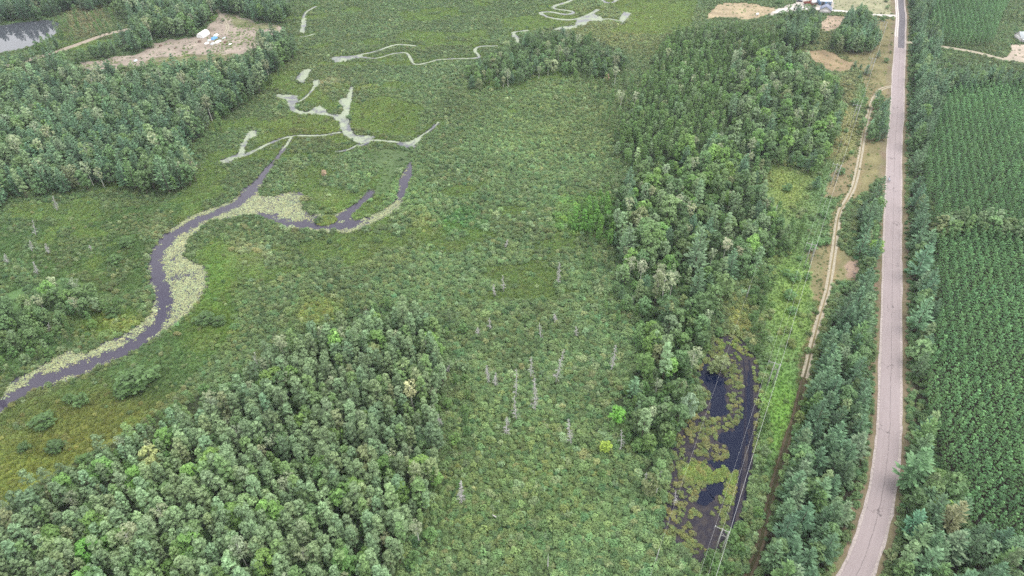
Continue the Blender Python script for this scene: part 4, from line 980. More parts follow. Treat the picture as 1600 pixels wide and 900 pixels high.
def tree_object(t, kind, form):
    root = bpy.data.objects.new(t['name'] or NAMES[kind], None); COL.objects.link(root)
    root.empty_display_size = .5
    root.location = (t['x'], t['y'], -.02); root.rotation_euler = (t['lean'][0], t['lean'][1], RND.uniform(0, 6.28)); s = t['s']
    k = RND.uniform(.92, 1.1)
    root.scale = (s * k, s * k, s * RND.uniform(.92, 1.08))
    lab = t['label']
    if not lab:
        size = "tall " if s > 1.08 else "small " if s < .72 else "slender " if k < .96 else "broad " if k > 1.06 else ""
        rel = relation(t['x'], t['y'])
        lab = f"{size}{tint_word(t['c'])} {KINDW[kind]} {SHORT[t['where']]}{', ' + rel if rel else ''}"
        nb = neighbour(t, kind)
        if len((lab + nb).split()) <= 16: lab = lab.replace(',', nb + ',', 1) if ',' in lab else lab + nb
        lab = " ".join(lab.split()[:16])
        root["group"] = f"{KINDW[kind]}{'es' if kind == 'birch' else 's'} {WHERE[t['where']]}"
    tag(root, lab, CATS[kind] if not t['name'] else t['name'].replace('_', ' '))
    c = bpy.data.objects.new("crown", form.crown); c.parent = root; COL.objects.link(c); c.color = (*np.clip(t['c'], .004, .9), 1)
    b = bpy.data.objects.new("trunk", form.trunk); b.parent = root; COL.objects.link(b)
    return root

VEG = np.array([1.10, 1.09, .90]) * 1.04
WOODNAME = {'poplar': ("poplar_woodland", "smaller poplars filling out the dense grove and distant woods"), 'maple': ("maple_woodland", "scattered maples of the distant woods"), 'broadleaf': ("broadleaf_woodland", "mass of broadleaf trees in the distant woods"),
            'birch': ("birch_woodland", "far birches of the distant woods"), 'pine': ("pine_woodland", "mass of dark pines in the distant woods"), 'plantation': ("plantation_woodland", "far rows of the pine plantation merging into stripes"), 'thicket': ("willow_woodland", "lesser willow thickets along the far marsh edges")}
LIMIT = {'poplar': 300, 'maple': 90, 'broadleaf': 290, 'birch': 80, 'pine': 300, 'plantation': 300, 'thicket': 290}
for kind, ts in TREES.items():
    for t in ts: t['c'] = np.clip((t['c'] * .8 + t['c'].mean() * .2) * VEG, .004, .9)
    def shown(t):
        px, py = project(t['x'], t['y'], 6.0 * t['s'])
        vis = (-5 < px < 1605) and (-5 < py < 905)
        return (1e6 if t['label'] else 0) + (metres(0, py) * t['s'] if vis else -1e3)
    ts.sort(key=shown, reverse=True)
    fs = FORMS[kind]
    for i, t in enumerate(ts[:LIMIT[kind]]):
        if shown(t) < 0: break
        tree_object(t, kind, fs[t['form'] if t['form'] is not None else RND.randrange(len(fs))])
    rest = [t for i, t in enumerate(ts) if i >= LIMIT[kind] or shown(t) < 0]
    if rest:
        r = np.random.default_rng(9); n = len(rest); s = np.array([t['s'] for t in rest])
        scatter(WOODNAME[kind][0], [(t['x'], t['y'], -.02) for t in rest], r.uniform(0, 6.28, n), np.stack([s * r.uniform(.92, 1.1, n)] * 2 + [s], 1), r.integers(0, len(fs), n), np.array([t['c'] for t in rest]), [f.joined for f in fs], WOODNAME[kind][1], "woodland")
    print("TREES", kind, len(ts), len(rest))

# ------------------------------------------------------------------ dead trees standing in the marsh
def snag_parts(seed, h, dens, curl):
    r = random.Random(seed); t = MB(); b = MB()
    k1, k2 = r.uniform(-.04, .04) * h, r.uniform(-.04, .04) * h
    at = lambda f: (k1 * math.sin(f * 2), k2 * math.sin(f * 2.3), h * f)
    t.tube([at(f) for f in (0, .3, .6, .85, 1)], [.20, .16, .11, .06, .02], 5)
    n = int(dens * h)
    for i in range(n):
        f = .16 + .80 * (i + r.random()) / n; th = r.uniform(0, 6.283); p = at(f); ln = (1.0 - .72 * f) * r.uniform(.6, 1.5) * (1.0 + .12 * h / 4); up = r.uniform(-.5, .25) * curl
        q = (p[0] + math.cos(th) * ln * .55, p[1] + math.sin(th) * ln * .55, p[2] + ln * .18 * (1 + up)); e = (p[0] + math.cos(th) * ln, p[1] + math.sin(th) * ln, p[2] + ln * up)
        b.tube([p, q, e], [.06, .048, .018], 3, cap=False)
        for s_ in (-1, 1):
            a2 = th + s_ * r.uniform(.5, 1.0); l2 = ln * r.uniform(.3, .55)
            b.tube([q, (q[0] + math.cos(a2) * l2, q[1] + math.sin(a2) * l2, q[2] + l2 * up)], [.042, .015], 3, cap=False)
    return t, b

SNAGS = [((868, 600), (883, 545), 5, "leaning dead spruce with drooping grey limbs, most tilted of the marsh snags"), ((836, 645), (833, 590), 6, "tall dead spruce with whitish lower limbs, central in the marsh snag group"), ((829, 592), (829, 558), 4, "slim grey dead spruce just behind the tall whitish snag"),
         ((807, 657), (806, 618), 4, "thin grey snag left of the tall whitish dead spruce"), ((791, 682), (790, 652), 7, "bushy pale dead spruce low in the central marsh scrub"), ((806, 622), (805, 575), 3, "almost bare pole-like snag between two bushy dead trees"),
         ((955, 582), (962, 540), 6, "dead spruce with bare tip and skirt of grey limbs near the mixed wood"), ((893, 695), (891, 655), 5, "dead spruce standing alone below the leaning one"), ((764, 600), (762, 572), 9, "wide bushy grey dead tree left of the snag group"), ((773, 605), (775, 582), 8, "smaller bushy dead tree touching the wide grey one"),
         ((746, 525), (747, 512), 9, "low silvery dead bush in mid-marsh"), ((766, 517), (764, 497), 5, "short dead spruce beside the low silvery dead bush"), ((773, 463), (772, 444), 9, "twisted low dead tree with dark base in the upper marsh"), ((787, 456), (786, 430), 5, "slim dead spruce right behind the twisted low dead tree"),
         ((868, 503), (866, 490), 9, "star-shaped dead bush with spreading bare limbs"), ((872, 446), (874, 410), 7, "greyish conical dead spruce in the upper marsh"), ((845, 530), (844, 505), 3, "faint thin snag above the leaning dead spruce"), ((900, 526), (901, 510), 4, "small forked dead tree right of the leaning dead spruce"),
         ((721, 789), (722, 753), 8, "dead spruce alone in scrub beside the foot of the grove"), ((57, 370), (51, 343), 3, "bare white snag, tallest in the meadow above the river"), ((50, 393), (46, 375), 5, "short white snag below the tallest meadow snag"), ((76, 397), (72, 380), 5, "white dead tree right of the short meadow snag"),
         ((60, 430), (52, 408), 8, "bushy grey dead tree lowest in the meadow snags"), ((12, 412), (7, 396), 4, "white snag at the meadow's outer side"), ((142, 391), (140, 383), 6, "tiny dead tree alone in the open meadow"), ((90, 330), (84, 305), 6, "grey dead tree in scrub below the dark wood"),
         ((404, 592), (399, 550), 2, "bare white broken trunk at the meadow edge of the grove"), ((670, 555), (663, 533), 3, "curved white dead stem at the open side of the grove"), ((697, 582), (702, 570), 4, "small pale forked snag beyond the grove"), ((990, 475), (988, 462), 2, "short white stump below the trio of birches"),
         ((184, 268), (182, 238), 8, "silvery dead tree standing before the dark wood"), ((355, 670), (350, 655), 3, "white dead stem poking through the grove"), ((572, 502), (571, 484), 9, "grey leafless bush at the tip of the grove"), ((856, 890), (857, 866), 1, "dark bare stump in scrub near the flooded ground"),
         ((970, 705), (971, 672), 2, "thin bare stem beside the lime-yellow tree"), ((688, 665), (684, 648), 9, "pale leafless bush hugging the open side of the grove"), ((77, 519), (76, 503), 2, "white broken birch stem in the river clump"), ((1010, 760), (1012, 738), 5, "grey dead crown among green bushes by the flooded ground"),
         ((1052, 790), (1055, 765), 2, "pale bare stem at the edge of the flooded ground"), ((790, 388), (794, 374), 5, "tiny white snag high in the marsh scrub")]

def height_for(x, y, ty):
    lo, hi = .5, 40.0
    for _ in range(40):
        m = (lo + hi) / 2
        if project(x, y, m)[1] > ty: lo = m
        else: hi = m
    return lo

for i, (bp, tp, dens, label) in enumerate(SNAGS):
    x, y = map(float, ground(*bp)); h = height_for(x, y, tp[1])
    px, py = project(x, y, h); dx = (tp[0] - float(px)) / float(metres(0, bp[1])); lean = math.atan2(dx, h)
    root = bpy.data.objects.new("dead_tree", None); COL.objects.link(root); root.location = (x, y, -.05); root.rotation_euler = (0, max(-.5, min(.5, lean)), 0)
    tag(root, label, "dead tree", "dead trees standing in the marsh")
    tm, bm = snag_parts(700 + i, h * 1.04, max(1.2, dens * (.72 if h > 6 else 1.25)), 1.0 if h > 5 else -.6)
    tm.build("trunk", M_DEAD, root)
    if dens > 1: bm.build("dead_branches", M_DEAD, root)

# fallen whitish limb beside the road bend
x0, y0 = map(float, ground(1432, 790)); x1, y1 = map(float, ground(1450, 778))
fb = MB(); fb.tube([(x0, y0, 4.6), ((x0 + x1) / 2, (y0 + y1) / 2 + .3, 5.1), (x1, y1, 5.4)], [.17, .13, .05], 6)
fb.tube([((x0 + x1) / 2, (y0 + y1) / 2 + .3, 5.1), (x1 - .6, y1 + 1.2, 5.9)], [.09, .03], 5)
tag(fb.build("broken_limb", M_BIRCH), "bare whitish broken limb lodged in foliage behind the feathery white pine", "broken limb")
x0, y0 = map(float, ground(769, 807)); x1, y1 = map(float, ground(779, 815))
fb = MB(); fb.tube([(x0, y0, .9), ((x0 + x1) / 2, (y0 + y1) / 2, 1.25), (x1, y1, 1.0)], [.16, .14, .06], 6); fb.tube([((x0 + x1) / 2, (y0 + y1) / 2, 1.25), (x1 + .4, y1 + .9, 1.6)], [.08, .03], 5)
tag(fb.build("fallen_log", M_DEAD), "short pale log lying on top of the scrub below the lone dead spruce", "fallen log")

# ------------------------------------------------------------------ bushes and young pines one can pick out
BUSHES = [(215, 605, 5.0, 'b', "largest dark oval bush in the olive sedge meadow below the river"), (236, 590, 3.0, 'b', "dark bush joined to the upper end of the largest meadow bush"), (196, 616, 3.0, 'b', "dark bush joined to the lower end of the largest meadow bush"), (130, 630, 2.2, 'b', "small dark round bush alone in the olive meadow"),
          (110, 627, 1.6, 'b', "tiny dark bush left of the small round meadow bush"), (178, 493, 2.6, 'b', "dark round bush on the yellow bank above the river"), (70, 665, 3.4, 'b', "flat mid-green bush patch in the lower meadow"), (88, 702, 2.6, 'b', "dull green bush below the flat meadow patch"), (40, 703, 1.6, 'b', "small dark bush low in the olive meadow"),
          (322, 503, 3.2, 'b', "dark bush on the meadow's scrub side by the river"), (342, 506, 2.6, 'b', "dark bush right beside the riverbank scrub bush"), (200, 383, 3.0, 'b', "dark low bush in the meadow left of the river bend"), (183, 410, 2.6, 'b', "dull bush below the dark one left of the river bend"),
          (1283, 106, .8, 'p', "tiny pine at the lower tip of the sand patch"), (1335, 104, 1.2, 'p', "small round pine beside the sand patch, first of a pair"), (1344, 108, 1.1, 'p', "small round pine beside the sand patch, second of a pair"), (1329, 112, 1.0, 'p', "small pine below the pair beside the sand patch"),
          (1353, 116, 2.0, 'p', "widest young pine below the pair by the sand patch"), (1342, 124, 1.2, 'p', "dark young pine lowest of the group by the sand patch"), (1371, 90, 1.5, 'p', "young pine under the top power pole"), (1384, 97, 1.5, 'b', "bush near the road below the top power pole"), (1341, 81, 3.2, 'b', "large rounded bush at the foot of the driveway clump"),
          (1369, 221, .9, 'b', "small bush alone on the dry verge near the road"), (1321, 206, 1.2, 'b', "green bush at the edge of the dry strip by the wood"), (1335, 165, 2.2, 'b', "round bush on the dry strip under the wires"), (1274, 294, 2.1, 'p', "dark round young pine alone in the green clearing"), (1230, 298, 2.0, 'b', "grey-green bush left of the lone round pine"),
          (1314, 272, 1.8, 'b', "bush right beside the power pole above the clearing"), (1330, 240, 1.1, 'b', "small bush by the track above the clearing"), (1322, 247, 1.0, 'b', "smaller bush left of the track above the clearing"), (1240, 438, 2.0, 'b', "round grey-green bush on bright grass, biggest of a threesome"), (1226, 430, 1.6, 'b', "bush left of the biggest in the threesome on bright grass"),
          (1261, 435, 1.2, 'b', "pale small bush right of the biggest in the threesome"), (1249, 406, 1.1, 'b', "small dark bush on bright grass below the third pole"), (1266, 392, 2.0, 'b', "bush under the third power pole"), (1292, 381, 1.6, 'b', "bush between the third power pole and the track"), (1281, 383, 1.5, 'b', "low bush touching the third power pole's foot"),
          (1286, 339, 1.8, 'b', "bush crossed by the wires in the clearing"), (1237, 490, 1.7, 'b', "round bush on bright grass beneath the bright wire"), (1232, 466, 2.2, 'b', "bush on bright grass above the one beneath the wire"), (1386, 13, 1.4, 'b', "dark bush on the field edge by the top of the road"), (1384, 3, 1.6, 'b', "dark bush at the topmost field edge by the road"),
          (1310, 75, 1.0, 'b', "small bush on sand left of the driveway clump"), (410, 62, 2.6, 'p', "lone dark conical tree in the sandy clearing"), (203, 78, 3.4, 'b', "pale round bush at the corner of the sandy clearing"), (232, 74, 3.2, 'b', "light bush row piece along the clearing's near wood"), (349, 33, 1.2, 'b', "small bush beside the pale clearing path"), (1378, 32, 2.0, 'b', "low bush patch under the driveway by the road"),
          (1365, 34, 1.8, 'b', "low bush patch left of the one by the road"), (1222, 24, 2.0, 'b', "dark round bush at the end of the farmyard gravel"), (1217, 6, 2.4, 'b', "bush beside the field at the farmyard's far corner"), (1225, 62, 2.0, 'b', "bush on the green lawn below the farm trees"), (1372, 148, 1.6, 'b', "bush beside the junction of track and road")]
rb = random.Random(5)
for px, py, s, k, label in BUSHES:
    x, y = map(float, ground(px, py)); root = bpy.data.objects.new("young_pine" if k == 'p' else "bush", None); COL.objects.link(root); root.location = (x, y, -.03)
    f = FORMS['pine'][rb.randrange(5)] if k == 'p' else FORMS['thicket'][rb.randrange(4)]
    q = s / 2.0 if k == 'b' else s / 2.6
    root.scale = (q, q, q * (.42 if s > 2.4 and k == 'b' else .62 if k == 'b' else .62)); root.rotation_euler.z = rb.uniform(0, 6.28)
    tag(root, label, "young pine" if k == 'p' else "bush", "bushes dotted over the open ground")
    c = lin(*((84, 116, 90) if k == 'p' else (78, 104, 66) if px < 400 else (92, 126, 84))) * rb.uniform(.85, 1.2) * VEG
    o = obj("crown", f.crown, root); o.color = (*c, 1); obj("trunk", f.trunk, root)

# ------------------------------------------------------------------ power line
M_POLE = plain("weathered_pole", (0.28, 0.28, 0.255), 0.85, 0.2, 3)
M_WIRE = plain("aluminium_wire", (0.55, 0.56, 0.55), 0.45, 0.1, 3, .5, 0.0)
M_INS = plain("insulator_glaze", (0.62, 0.66, 0.66), 0.3, 0.05, 3, .5)
PZ = 11.0
tops = [(1128, 827), (1210, 567), (1268, 381), (1308, 257), (1339, 164), (1363, 91)]
PXY = [np.array(list(map(float, ground(px, py, PZ)))) for px, py in tops]
step = PXY[0] - PXY[1]; PXY = [PXY[0] + step] + PXY + [PXY[-1] + (PXY[-1] - PXY[-2])]
LAB = ["", "lowest H-frame power pole, standing at the foot of the flooded ground", "second H-frame power pole, right of the flooded ground and black pond", "third H-frame power pole, amid bushes where bright grass begins", "fourth H-frame power pole at the top of the green clearing", "fifth H-frame power pole beside the dry strip under the dark wood", "topmost H-frame power pole, between the sand patch and road", ""]
ends = []
for i, P in enumerate(PXY):
    a = PXY[min(i + 1, len(PXY) - 1)] - PXY[max(i - 1, 0)]; a /= np.linalg.norm(a); rz = math.atan2(a[1], a[0]) - math.pi / 2
    root = bpy.data.objects.new("power_pole", None); COL.objects.link(root); root.location = (*P, 0); root.rotation_euler = (0, 0, rz)
    tag(root, LAB[i] or ("H-frame power pole out of sight before the lowest one" if i == 0 else "H-frame power pole out of sight past the topmost one"), "power pole", "H-frame power poles along the grassy corridor")
    for px in (0.15, 1.75):
        MB().tube([(px, 0, -.3), (px, 0, PZ * .6), (px, 0, PZ + .25)], [.19, .16, .12], 8).build("pole", M_POLE, root)
    MB().box((.15, .17, PZ - .25), (4.0, .12, .22)).build("crossarm", M_POLE, root)
    MB().tube([(.15, -.16, PZ - 1.0), (1.75, -.16, PZ - 2.7)], .055, 5).build("brace", M_POLE, root)
    MB().box((.95, .17, PZ - 2.75), (1.9, .10, .16)).build("lower_crossarm", M_POLE, root)
    pts = []
    for px in (-1.7, .15, 1.95):
        zt = PZ + (.25 if px == .15 else -.14)
        yo = .17 if px != .15 else 0
        ins = MB(); ins.tube([(px, yo, zt), (px, yo, zt + .10), (px, yo, zt + .2), (px, yo, zt + .3)], [.05, .10, .06, .08], 6); ins.build("insulator", M_INS, root)
        c_, s_ = math.cos(rz), math.sin(rz); pts.append(np.array([P[0] + px * c_ - yo * s_, P[1] + px * s_ + yo * c_, zt + .3]))
    ends.append(pts)
WL = ["outer power wire hanging on the scrub side of the poles", "middle power wire running over the pole tops", "bright power wire hanging on the track side of the poles"]
for w in range(3):
    pts = []
    for A, B in zip(ends[:-1], ends[1:]):
        for t in np.linspace(0, 1, 9)[:-1]:
            p = A[w] * (1 - t) + B[w] * t; p = p.copy(); p[2] -= 4 * t * (1 - t) * (1.5 + .2 * w); pts.append(tuple(p))
    pts.append(tuple(ends[-1][w]))
    tag(MB().tube(pts, .026 if w == 2 else .011, 5).build("power_wire", M_WIRE), WL[w], "power wire", "wires strung along the H-frame poles")
# separate thin line farther into the flooded ground, on plain poles hidden in the bushes
tl = [np.array([*map(float, ground(px, py, 7.5)), 7.5]) for px, py in ((1215, 320), (1172, 446), (1030, 858), (960, 1060))]
pts = []
for A, B in zip(tl[:-1], tl[1:]):
    for t in np.linspace(0, 1, 13)[:-1]:
        p = A * (1 - t) + B * t; p[2] -= 4 * t * (1 - t) * 1.3; pts.append(tuple(p))
pts.append(tuple(tl[-1]))
tag(MB().tube(pts, .010, 5).build("telephone_wire", M_WIRE), "thin slack wire crossing the black pond and flooded ground", "telephone wire")
for i, p in enumerate(tl[:3]):
    root = bpy.data.objects.new("telephone_pole", None); COL.objects.link(root); root.location = (p[0], p[1], 0)
    tag(root, ("plain wooden pole hidden in trees above the clearing", "plain wooden pole among bushes above the mossy ground", "plain leaning pole at the scrub side of the flooded ground")[i], "telephone pole", "plain poles of the thin wire")
    MB().tube([(0, 0, -.2), (0, 0, 7.45)], [.15, .10], 7).build("pole", M_POLE, root); MB().tube([(0, 0, 7.45), (0, 0, 7.53)], [.05, .05], 6).build("insulator", M_INS, root)

# ------------------------------------------------------------------ buildings, vehicles and small things
def paint(name, rgb, rough=.6, var=.10, spec=.4): return plain(name, rgb, rough, var, 1.2, spec)
M_WHITE, M_DARK, M_GLASS = paint("white_sheet", (.80, .80, .79)), paint("dark_opening", (.03, .03, .035), .9), paint("window_glass", (.04, .05, .06), .08, .05, .6)
M_BLUEWALL, M_ROOFW, M_ROOFB, M_ROOFG, M_SIDING = paint("blue_siding", (.10, .20, .34)), paint("white_metal_roof", (.72, .73, .75), .4), paint("slate_blue_roof", (.17, .19, .26), .7), paint("pale_grey_roof", (.44, .47, .48), .6), paint("light_siding", (.60, .56, .55))
M_TRIM = paint("white_trim", (.75, .75, .75)); M_TYRE = paint("tyre", (.025, .025, .025), .9); M_RUST = paint("rusty_red", (.20, .065, .045), .8, .3); M_BROWN = paint("scrap_brown", (.12, .075, .055), .9, .4)
M_BLUET, M_GREYT = paint("blue_tarp", (.09, .26, .50), .5, .2), paint("grey_sheet", (.42, .46, .48), .6, .2); M_CARD, M_CARW = paint("dark_car_paint", (.04, .045, .055), .3, .05, .5), paint("white_car_paint", (.75, .75, .75), .3, .05, .5)
M_GALV = paint("mailbox_metal", (.30, .31, .36), .5, .2)

def empty(name, px, py, label, cat, rz=0.0, group=None, dz=0.0):
    o = bpy.data.objects.new(name, None); COL.objects.link(o); x, y = map(float, ground(px, py)); o.location = (x, y, dz); o.rotation_euler = (0, 0, rz)
    return tag(o, label, cat, group)

def heading(a, b):
    (x0, y0), (x1, y1) = (map(float, ground(*a)), map(float, ground(*b))); return math.atan2(y1 - y0, x1 - x0)

# white arched shelter in the clearing
t = empty("fabric_shelter", 318, 56, "white arched fabric shelter open at one end in the sandy clearing", "tent", heading((311, 60), (325, 51)))
L, W, HT = 8.6, 4.8, 3.0; m = MB(); n = 12
prof = [(-W / 2 * math.cos(math.pi * k / n) * (1.0), HT * math.sin(math.pi * k / n) ** .75) for k in range(n + 1)]
V = [(sx * L / 2, p, q + .03) for sx in np.linspace(-1, 1, 6) for p, q in prof]
m.add(V, [[i * (n + 1) + k, i * (n + 1) + k + 1, (i + 1) * (n + 1) + k + 1, (i + 1) * (n + 1) + k] for i in range(5) for k in range(n)]).build("canopy", M_WHITE, t)
m = MB(); m.add([(-L / 2 - .01, p, q + .03) for p, q in prof], [list(range(n + 1))]); m.build("end_panel", M_WHITE, t)
for sx in np.linspace(-.96, .96, 5):
    MB().tube([(sx * L / 2, p * .985, q * .98 + .03) for p, q in prof], .04, 4).build("hoop", M_GALV, t)
m = MB(); m.box((L / 2 - .8, .3, .7), (1.4, 2.2, 1.3)); m.build("opening_shade", M_DARK, t)  # added dark box standing for the shade inside the open end

def mound(w, d, h, seed, flat=.6):
    r = np.random.default_rng(seed); nx, ny = 9, 7; V = []
    for j in range(ny):
        for i in range(nx):
            u, v = i / (nx - 1) * 2 - 1, j / (ny - 1) * 2 - 1; e = max(0, 1 - max(abs(u), abs(v)) ** 6) if flat > .5 else max(0, 1 - u * u) * max(0, 1 - v * v)
            V.append((u * w / 2 * (1 + r.normal(0, .03)), v * d / 2 * (1 + r.normal(0, .03)), h * e ** .5 * r.uniform(.78, 1.1) + .01))
    return MB().add(V, [[j * nx + i, j * nx + i + 1, (j + 1) * nx + i + 1, (j + 1) * nx + i] for j in range(ny - 1) for i in range(nx - 1)])
hd = heading((327, 65), (343, 57))
for px, py, w, d, h, mt, lab in ((335, 60.5, 5.2, 2.4, 1.3, M_BLUET, "blue tarp-covered pile in the sandy clearing beside the white shelter"), (337.5, 56, 4.6, 1.8, 1.1, M_WHITE, "white sheeted pile behind the blue tarp"), (341, 65.5, 5.0, 2.0, .9, M_WHITE, "long white sheeted pile in front of the blue tarp"),
                                 (323, 68, 3.0, 1.8, .7, M_WHITE, "low white sheet heap nearest the white shelter's closed end"), (332, 68.5, 3.4, 2.0, .7, M_GREYT, "greyish sheet heap between two white piles"), (327, 63.5, 3.0, 1.6, .8, M_GREYT, "grey-green covered pile left of the blue tarp"), (350, 59.5, 3.6, .9, .5, M_GREYT, "narrow grey stack on sand right of the blue tarp"),
                                 (312, 66, 2.0, 1.8, 1.2, M_BROWN, "brown scrap heap in front of the white shelter"), (352.5, 66.5, 3.2, 1.4, .9, M_BROWN, "dark brown scrap heap right of the sheeted piles"), (360, 69, 2.6, 1.2, .4, M_WHITE, "small scattered pale sheet at the outer end of the piles"), (251, 72, 2.0, 1.4, .9, M_BROWN, "dark brush heap on the sandy clearing's wood side"), (274, 76, 1.4, 1.0, .6, M_BROWN, "small dark brush heap in the middle of the clearing"),
                                 (212, 95, 2.6, 1.6, .7, M_GREYT, "pale covered heap at the near edge of the sandy clearing")):
    t = empty("covered_pile" if mt not in (M_BROWN,) else "scrap_heap", px, py, lab, "covered pile" if mt is not M_BROWN else "scrap heap", hd + RND.uniform(-.2, .2), "piles in the sandy clearing")
    mound(w, d, h, int(px * 7)).build("sheet" if mt is not M_BROWN else "scrap", mt, t)

def gable(name, px, py, w, d, h, rh, label, rz, wall, roof, windows, cat):
    t = empty(name, px, py, label, cat, rz)
    MB().box((0, 0, h / 2), (w, d, h)).build("wall", wall, t)
    g = MB(); g.add([(-w / 2 + .02, -d / 2, h), (-w / 2 + .02, d / 2, h), (-w / 2 + .02, 0, h + rh - .06)], [[0, 2, 1]]); g.add([(w / 2 - .02, -d / 2, h), (w / 2 - .02, d / 2, h), (w / 2 - .02, 0, h + rh - .06)], [[0, 1, 2]]); g.build("gable_wall", wall, t)
    for s in (-1, 1):
        o = .45; y0 = s * (d / 2 + o); z0 = h - rh * o / (d / 2) + .05
        r_ = MB(); r_.add([(-w / 2 - o, y0, z0), (w / 2 + o, y0, z0), (w / 2 + o, 0, h + rh + .05), (-w / 2 - o, 0, h + rh + .05), (-w / 2 - o, y0, z0 + .16), (w / 2 + o, y0, z0 + .16), (w / 2 + o, 0, h + rh + .21), (-w / 2 - o, 0, h + rh + .21)],
                          [[4, 5, 6, 7], [0, 3, 2, 1], [0, 1, 5, 4], [1, 2, 6, 5], [3, 0, 4, 7]]); r_.build("roof", roof, t)
    for kind, x, z, ww, hh in windows:
        f = MB().box((x, -d / 2 - .03, z), (ww + .2, .06, hh + .2)).build("window" if kind == 'w' else "door", M_TRIM, t)
        MB().box((x, -d / 2 - .075, z), (ww, .03, hh)).build("pane" if kind == 'w' else "door_panel", M_GLASS if kind == 'w' else M_DARK, f)
    return t
gable("metal_barn", 1286.5, 5.5, 8.6, 9, 3.1, 1.5, "blue-walled barn with white metal roof at the top of the farmyard", -.05, M_BLUEWALL, M_ROOFW, [('d', -2.0, 1.3, 2.4, 2.4), ('w', 1.6, 1.8, 1.0, .9), ('w', 3.1, 1.8, .8, .9)], "barn")
gable("house", 1289, 19, 7.4, 7.6, 2.7, 2.2, "small house with slate-blue gable roof beside the white driveway", 1.15, M_SIDING, M_ROOFB, [('d', -1.5, 1.1, .9, 2.0), ('w', 1.3, 1.5, 1.2, 1.0)], "house")
t = gable("house", 1606, 63, 15, 9.5, 2.9, 2.6, "house with broad pale grey roof at the end of the sandy driveway", -.12, M_SIDING, M_ROOFG, [('w', -5.0, 1.5, 1.4, 1.1), ('d', -2.6, 1.1, .9, 2.0), ('w', .2, 1.5, 1.8, 1.1), ('w', 4.2, 1.5, 1.4, 1.1)], "house")
for x in (-6.6, -4.2, -1.8): MB().box((x, -6.6, 1.2), (.14, .14, 2.4)).build("porch_post", M_TRIM, t)
MB().box((-4.2, -5.85, 2.48), (5.6, 1.9, .12)).build("porch_roof", M_ROOFW, t); MB().box((-4.2, -5.75, .12), (5.4, 1.9, .24)).build("porch_floor", M_BROWN, t)
MB().box((3.0, .9, 6.0), (.7, .7, 1.2)).build("chimney", M_BROWN, t)

def vehicle(name, px, py, rz, body, label, kind, cat):
    t = empty(name, px, py, label, cat, rz, "vehicles in the farmyard")
    if kind == 'car':
        b = MB(); b.box((0, 0, .62), (4.4, 1.8, .62)); b.build("body", body, t)
        g = MB(); g.box((-.2, 0, 1.19), (2.5, 1.6, .52), tx=.22); g.build("cabin_glass", M_GLASS, t); MB().box((-.2, 0, 1.475), (1.9, 1.45, .05)).build("roof", body, t); wb, wy = 1.4, .82
    elif kind == 'van':
        b = MB(); b.box((-.4, 0, 1.25), (4.6, 2.0, 1.9)); b.box((2.3, 0, .85), (.8, 1.9, 1.1)); b.build("body", body, t); MB().box((1.95, 0, 1.75), (.35, 1.7, .6), tx=.5).build("windscreen", M_GLASS, t); wb, wy = 1.6, .9
    else:
        b = MB(); b.box((0, 0, .85), (5.6, 2.1, .18)); b.build("bed", body, t); wb, wy = 1.5, .95
        for s in (-1, 1): MB().box((0, s * 1.02, 1.4), (5.6, .06, .92)).build("side_board", body, t)
        MB().box((-2.78, 0, 1.4), (.06, 1.97, .92)).build("end_board", body, t); MB().tube([(2.8, 0, .8), (4.4, 0, .5)], .07, 5).build("drawbar", M_DARK, t)
    for sx in (-1, 1):
        for sy in (-1, 1): MB().tube([(sx * wb, sy * wy - .11, .34), (sx * wb, sy * wy + .11, .34)], .34, 10).build("wheel", M_TYRE, t)
vehicle("farm_wagon", 1261, 6.5, .1, M_RUST, "rusty red farm wagon parked on the farmyard gravel", 'wagon', "farm wagon")
vehicle("farm_wagon", 1270, 9.5, .25, M_BROWN, "brown low wagon in front of the white van in the farmyard", 'wagon', "farm wagon")
vehicle("parked_van", 1273, 5.5, .4, M_CARW, "white van parked by the blue barn", 'van', "van")
vehicle("parked_car", 1249, 2.5, -.2, M_CARD, "dark car parked at the far side of the farmyard gravel", 'car', "car")
vehicle("parked_car", 1266, 3.5, .9, M_RUST, "reddish car parked between the rusty wagon and white van", 'car', "car")
t = empty("wrapped_bale", 1183, 24, "white plastic-wrapped round bale at the edge of the tan field", "hay bale", .4)
m = MB(); m.tube([(-.8, 0, .85), (-.72, 0, .85), (.72, 0, .85), (.8, 0, .85)], [.7, .85, .85, .7], 14); m.build("wrapped_hay", M_WHITE, t)
t = empty("mailbox_stand", 1388, 283.5, "stand of grey mailboxes on the gravel edge of the paved road", "mailboxes", 1.35)
for x in (-.9, .9): MB().box((x, 0, .5), (.14, .14, 1.0)).build("post", M_POLE, t)
MB().box((0, 0, 1.04), (2.6, .5, .08)).build("shelf", M_POLE, t)
for x in (-.95, -.35, .3, .9):
    m = MB(); m.add([(x + a, s * .32, z + 1.085) for s in (-1, 1) for a, z in ((-.2, 0), (-.2, .26), (-.1, .38), (.1, .38), (.2, .26), (.2, 0))], [[0, 1, 2, 3, 4, 5], [11, 10, 9, 8, 7, 6]] + [[k, k + 6, (k + 1) % 6 + 6, (k + 1) % 6] for k in range(6)]); m.build("mailbox", M_GALV, t)
t = empty("marker_post", 1389.3, 278, "short dark marker post just beyond the mailbox stand", "marker post")
MB().box((0, 0, .55), (.12, .12, 1.1)).build("post", M_DARK, t); MB().box((0, -.08, .95), (.34, .04, .34)).build("plate", M_DARK, t)

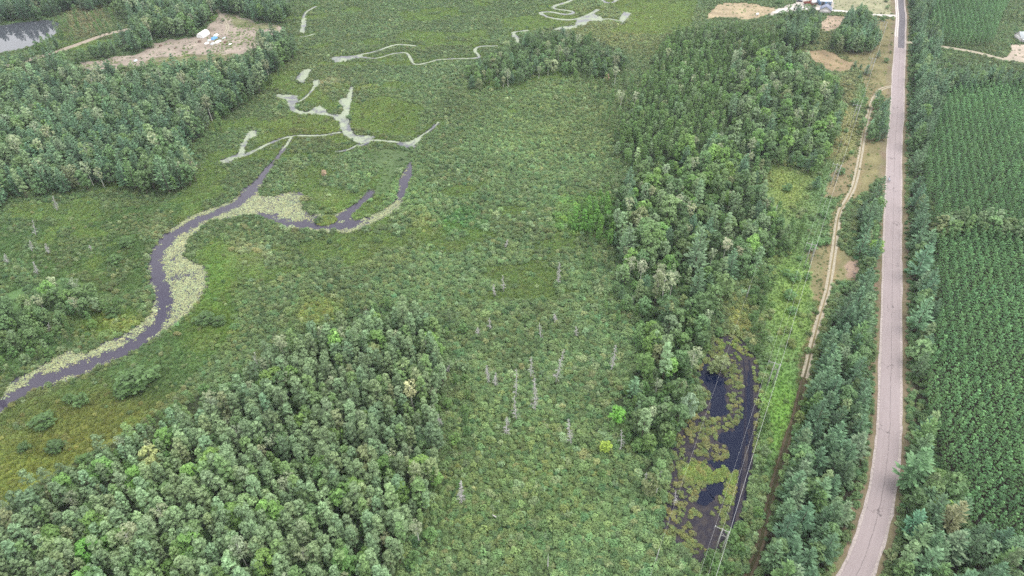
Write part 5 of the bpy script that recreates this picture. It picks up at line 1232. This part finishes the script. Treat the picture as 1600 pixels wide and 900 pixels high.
# stones and rubble on the bare ground
def rock(seed):
    r = np.random.default_rng(seed); V = unit(r, 14) * r.uniform(.3, .5, (14, 1)) * np.array([1.2, 1, .6])
    import bmesh
    bm = bmesh.new(); vs_ = [bm.verts.new(v) for v in V]; bmesh.ops.convex_hull(bm, input=vs_); bm.verts.ensure_lookup_table()
    used = [v for v in bm.verts if v.link_faces]; ix = {v: i for i, v in enumerate(used)}
    P, F = [tuple(v.co) for v in used], [[ix[v] for v in f.verts] for f in bm.faces]; bm.free()
    return mesh_from("stone_form", P, F, [M_PAD], leaf=[.5] * len(F))
ROCKS = [rock(900 + k) for k in range(4)]
x, y = jgrid(1.5, .5, 58); px, py = project(x, y); r_ = np.random.default_rng(6)
k = (inside(SANDS[12][0], px, py) & (r_.random(len(x)) < .5)) | (inside(SANDS[0][0], px, py) & (r_.random(len(x)) < .10)) | (inside(SANDS[5][0], px, py) & (r_.random(len(x)) < .15))
k &= (dist_line(x, y, TRACK) > 2.2) & ~inside(RIVER, px, py)
x, y = x[k], y[k]; n = len(x)
scatter("rubble", np.c_[x, y, np.full(n, .05)], r_.uniform(0, 6.28, n), np.exp(r_.normal(-.4, .5, n)), r_.integers(0, 4, n), np.tile(lin(190, 172, 160) * .45, (n, 1)) * r_.uniform(.5, 1.2, (n, 1)), ROCKS, "loose stones and lumps of soil on the bare sandy ground", "rubble")

# ------------------------------------------------------------------ summer haze
hm = bpy.data.materials.new("haze_air"); hm.use_nodes = True
hm.node_tree.nodes.clear()
pv = hm.node_tree.nodes.new("ShaderNodeVolumePrincipled"); ho = hm.node_tree.nodes.new("ShaderNodeOutputMaterial")
pv.inputs['Color'].default_value = (.80, .87, .95, 1); pv.inputs['Density'].default_value = 0.00008; pv.inputs['Anisotropy'].default_value = 0.1
hm.node_tree.links.new(pv.outputs[0], ho.inputs['Volume'])
hz = MB(); hz.box((0, 0, (174 - 1) / 2), (6400, 6400, 175)); h = hz.build("haze", hm); h["kind"] = "stuff"
tag(h, "thin summer haze paling the far woods and marsh", "haze")
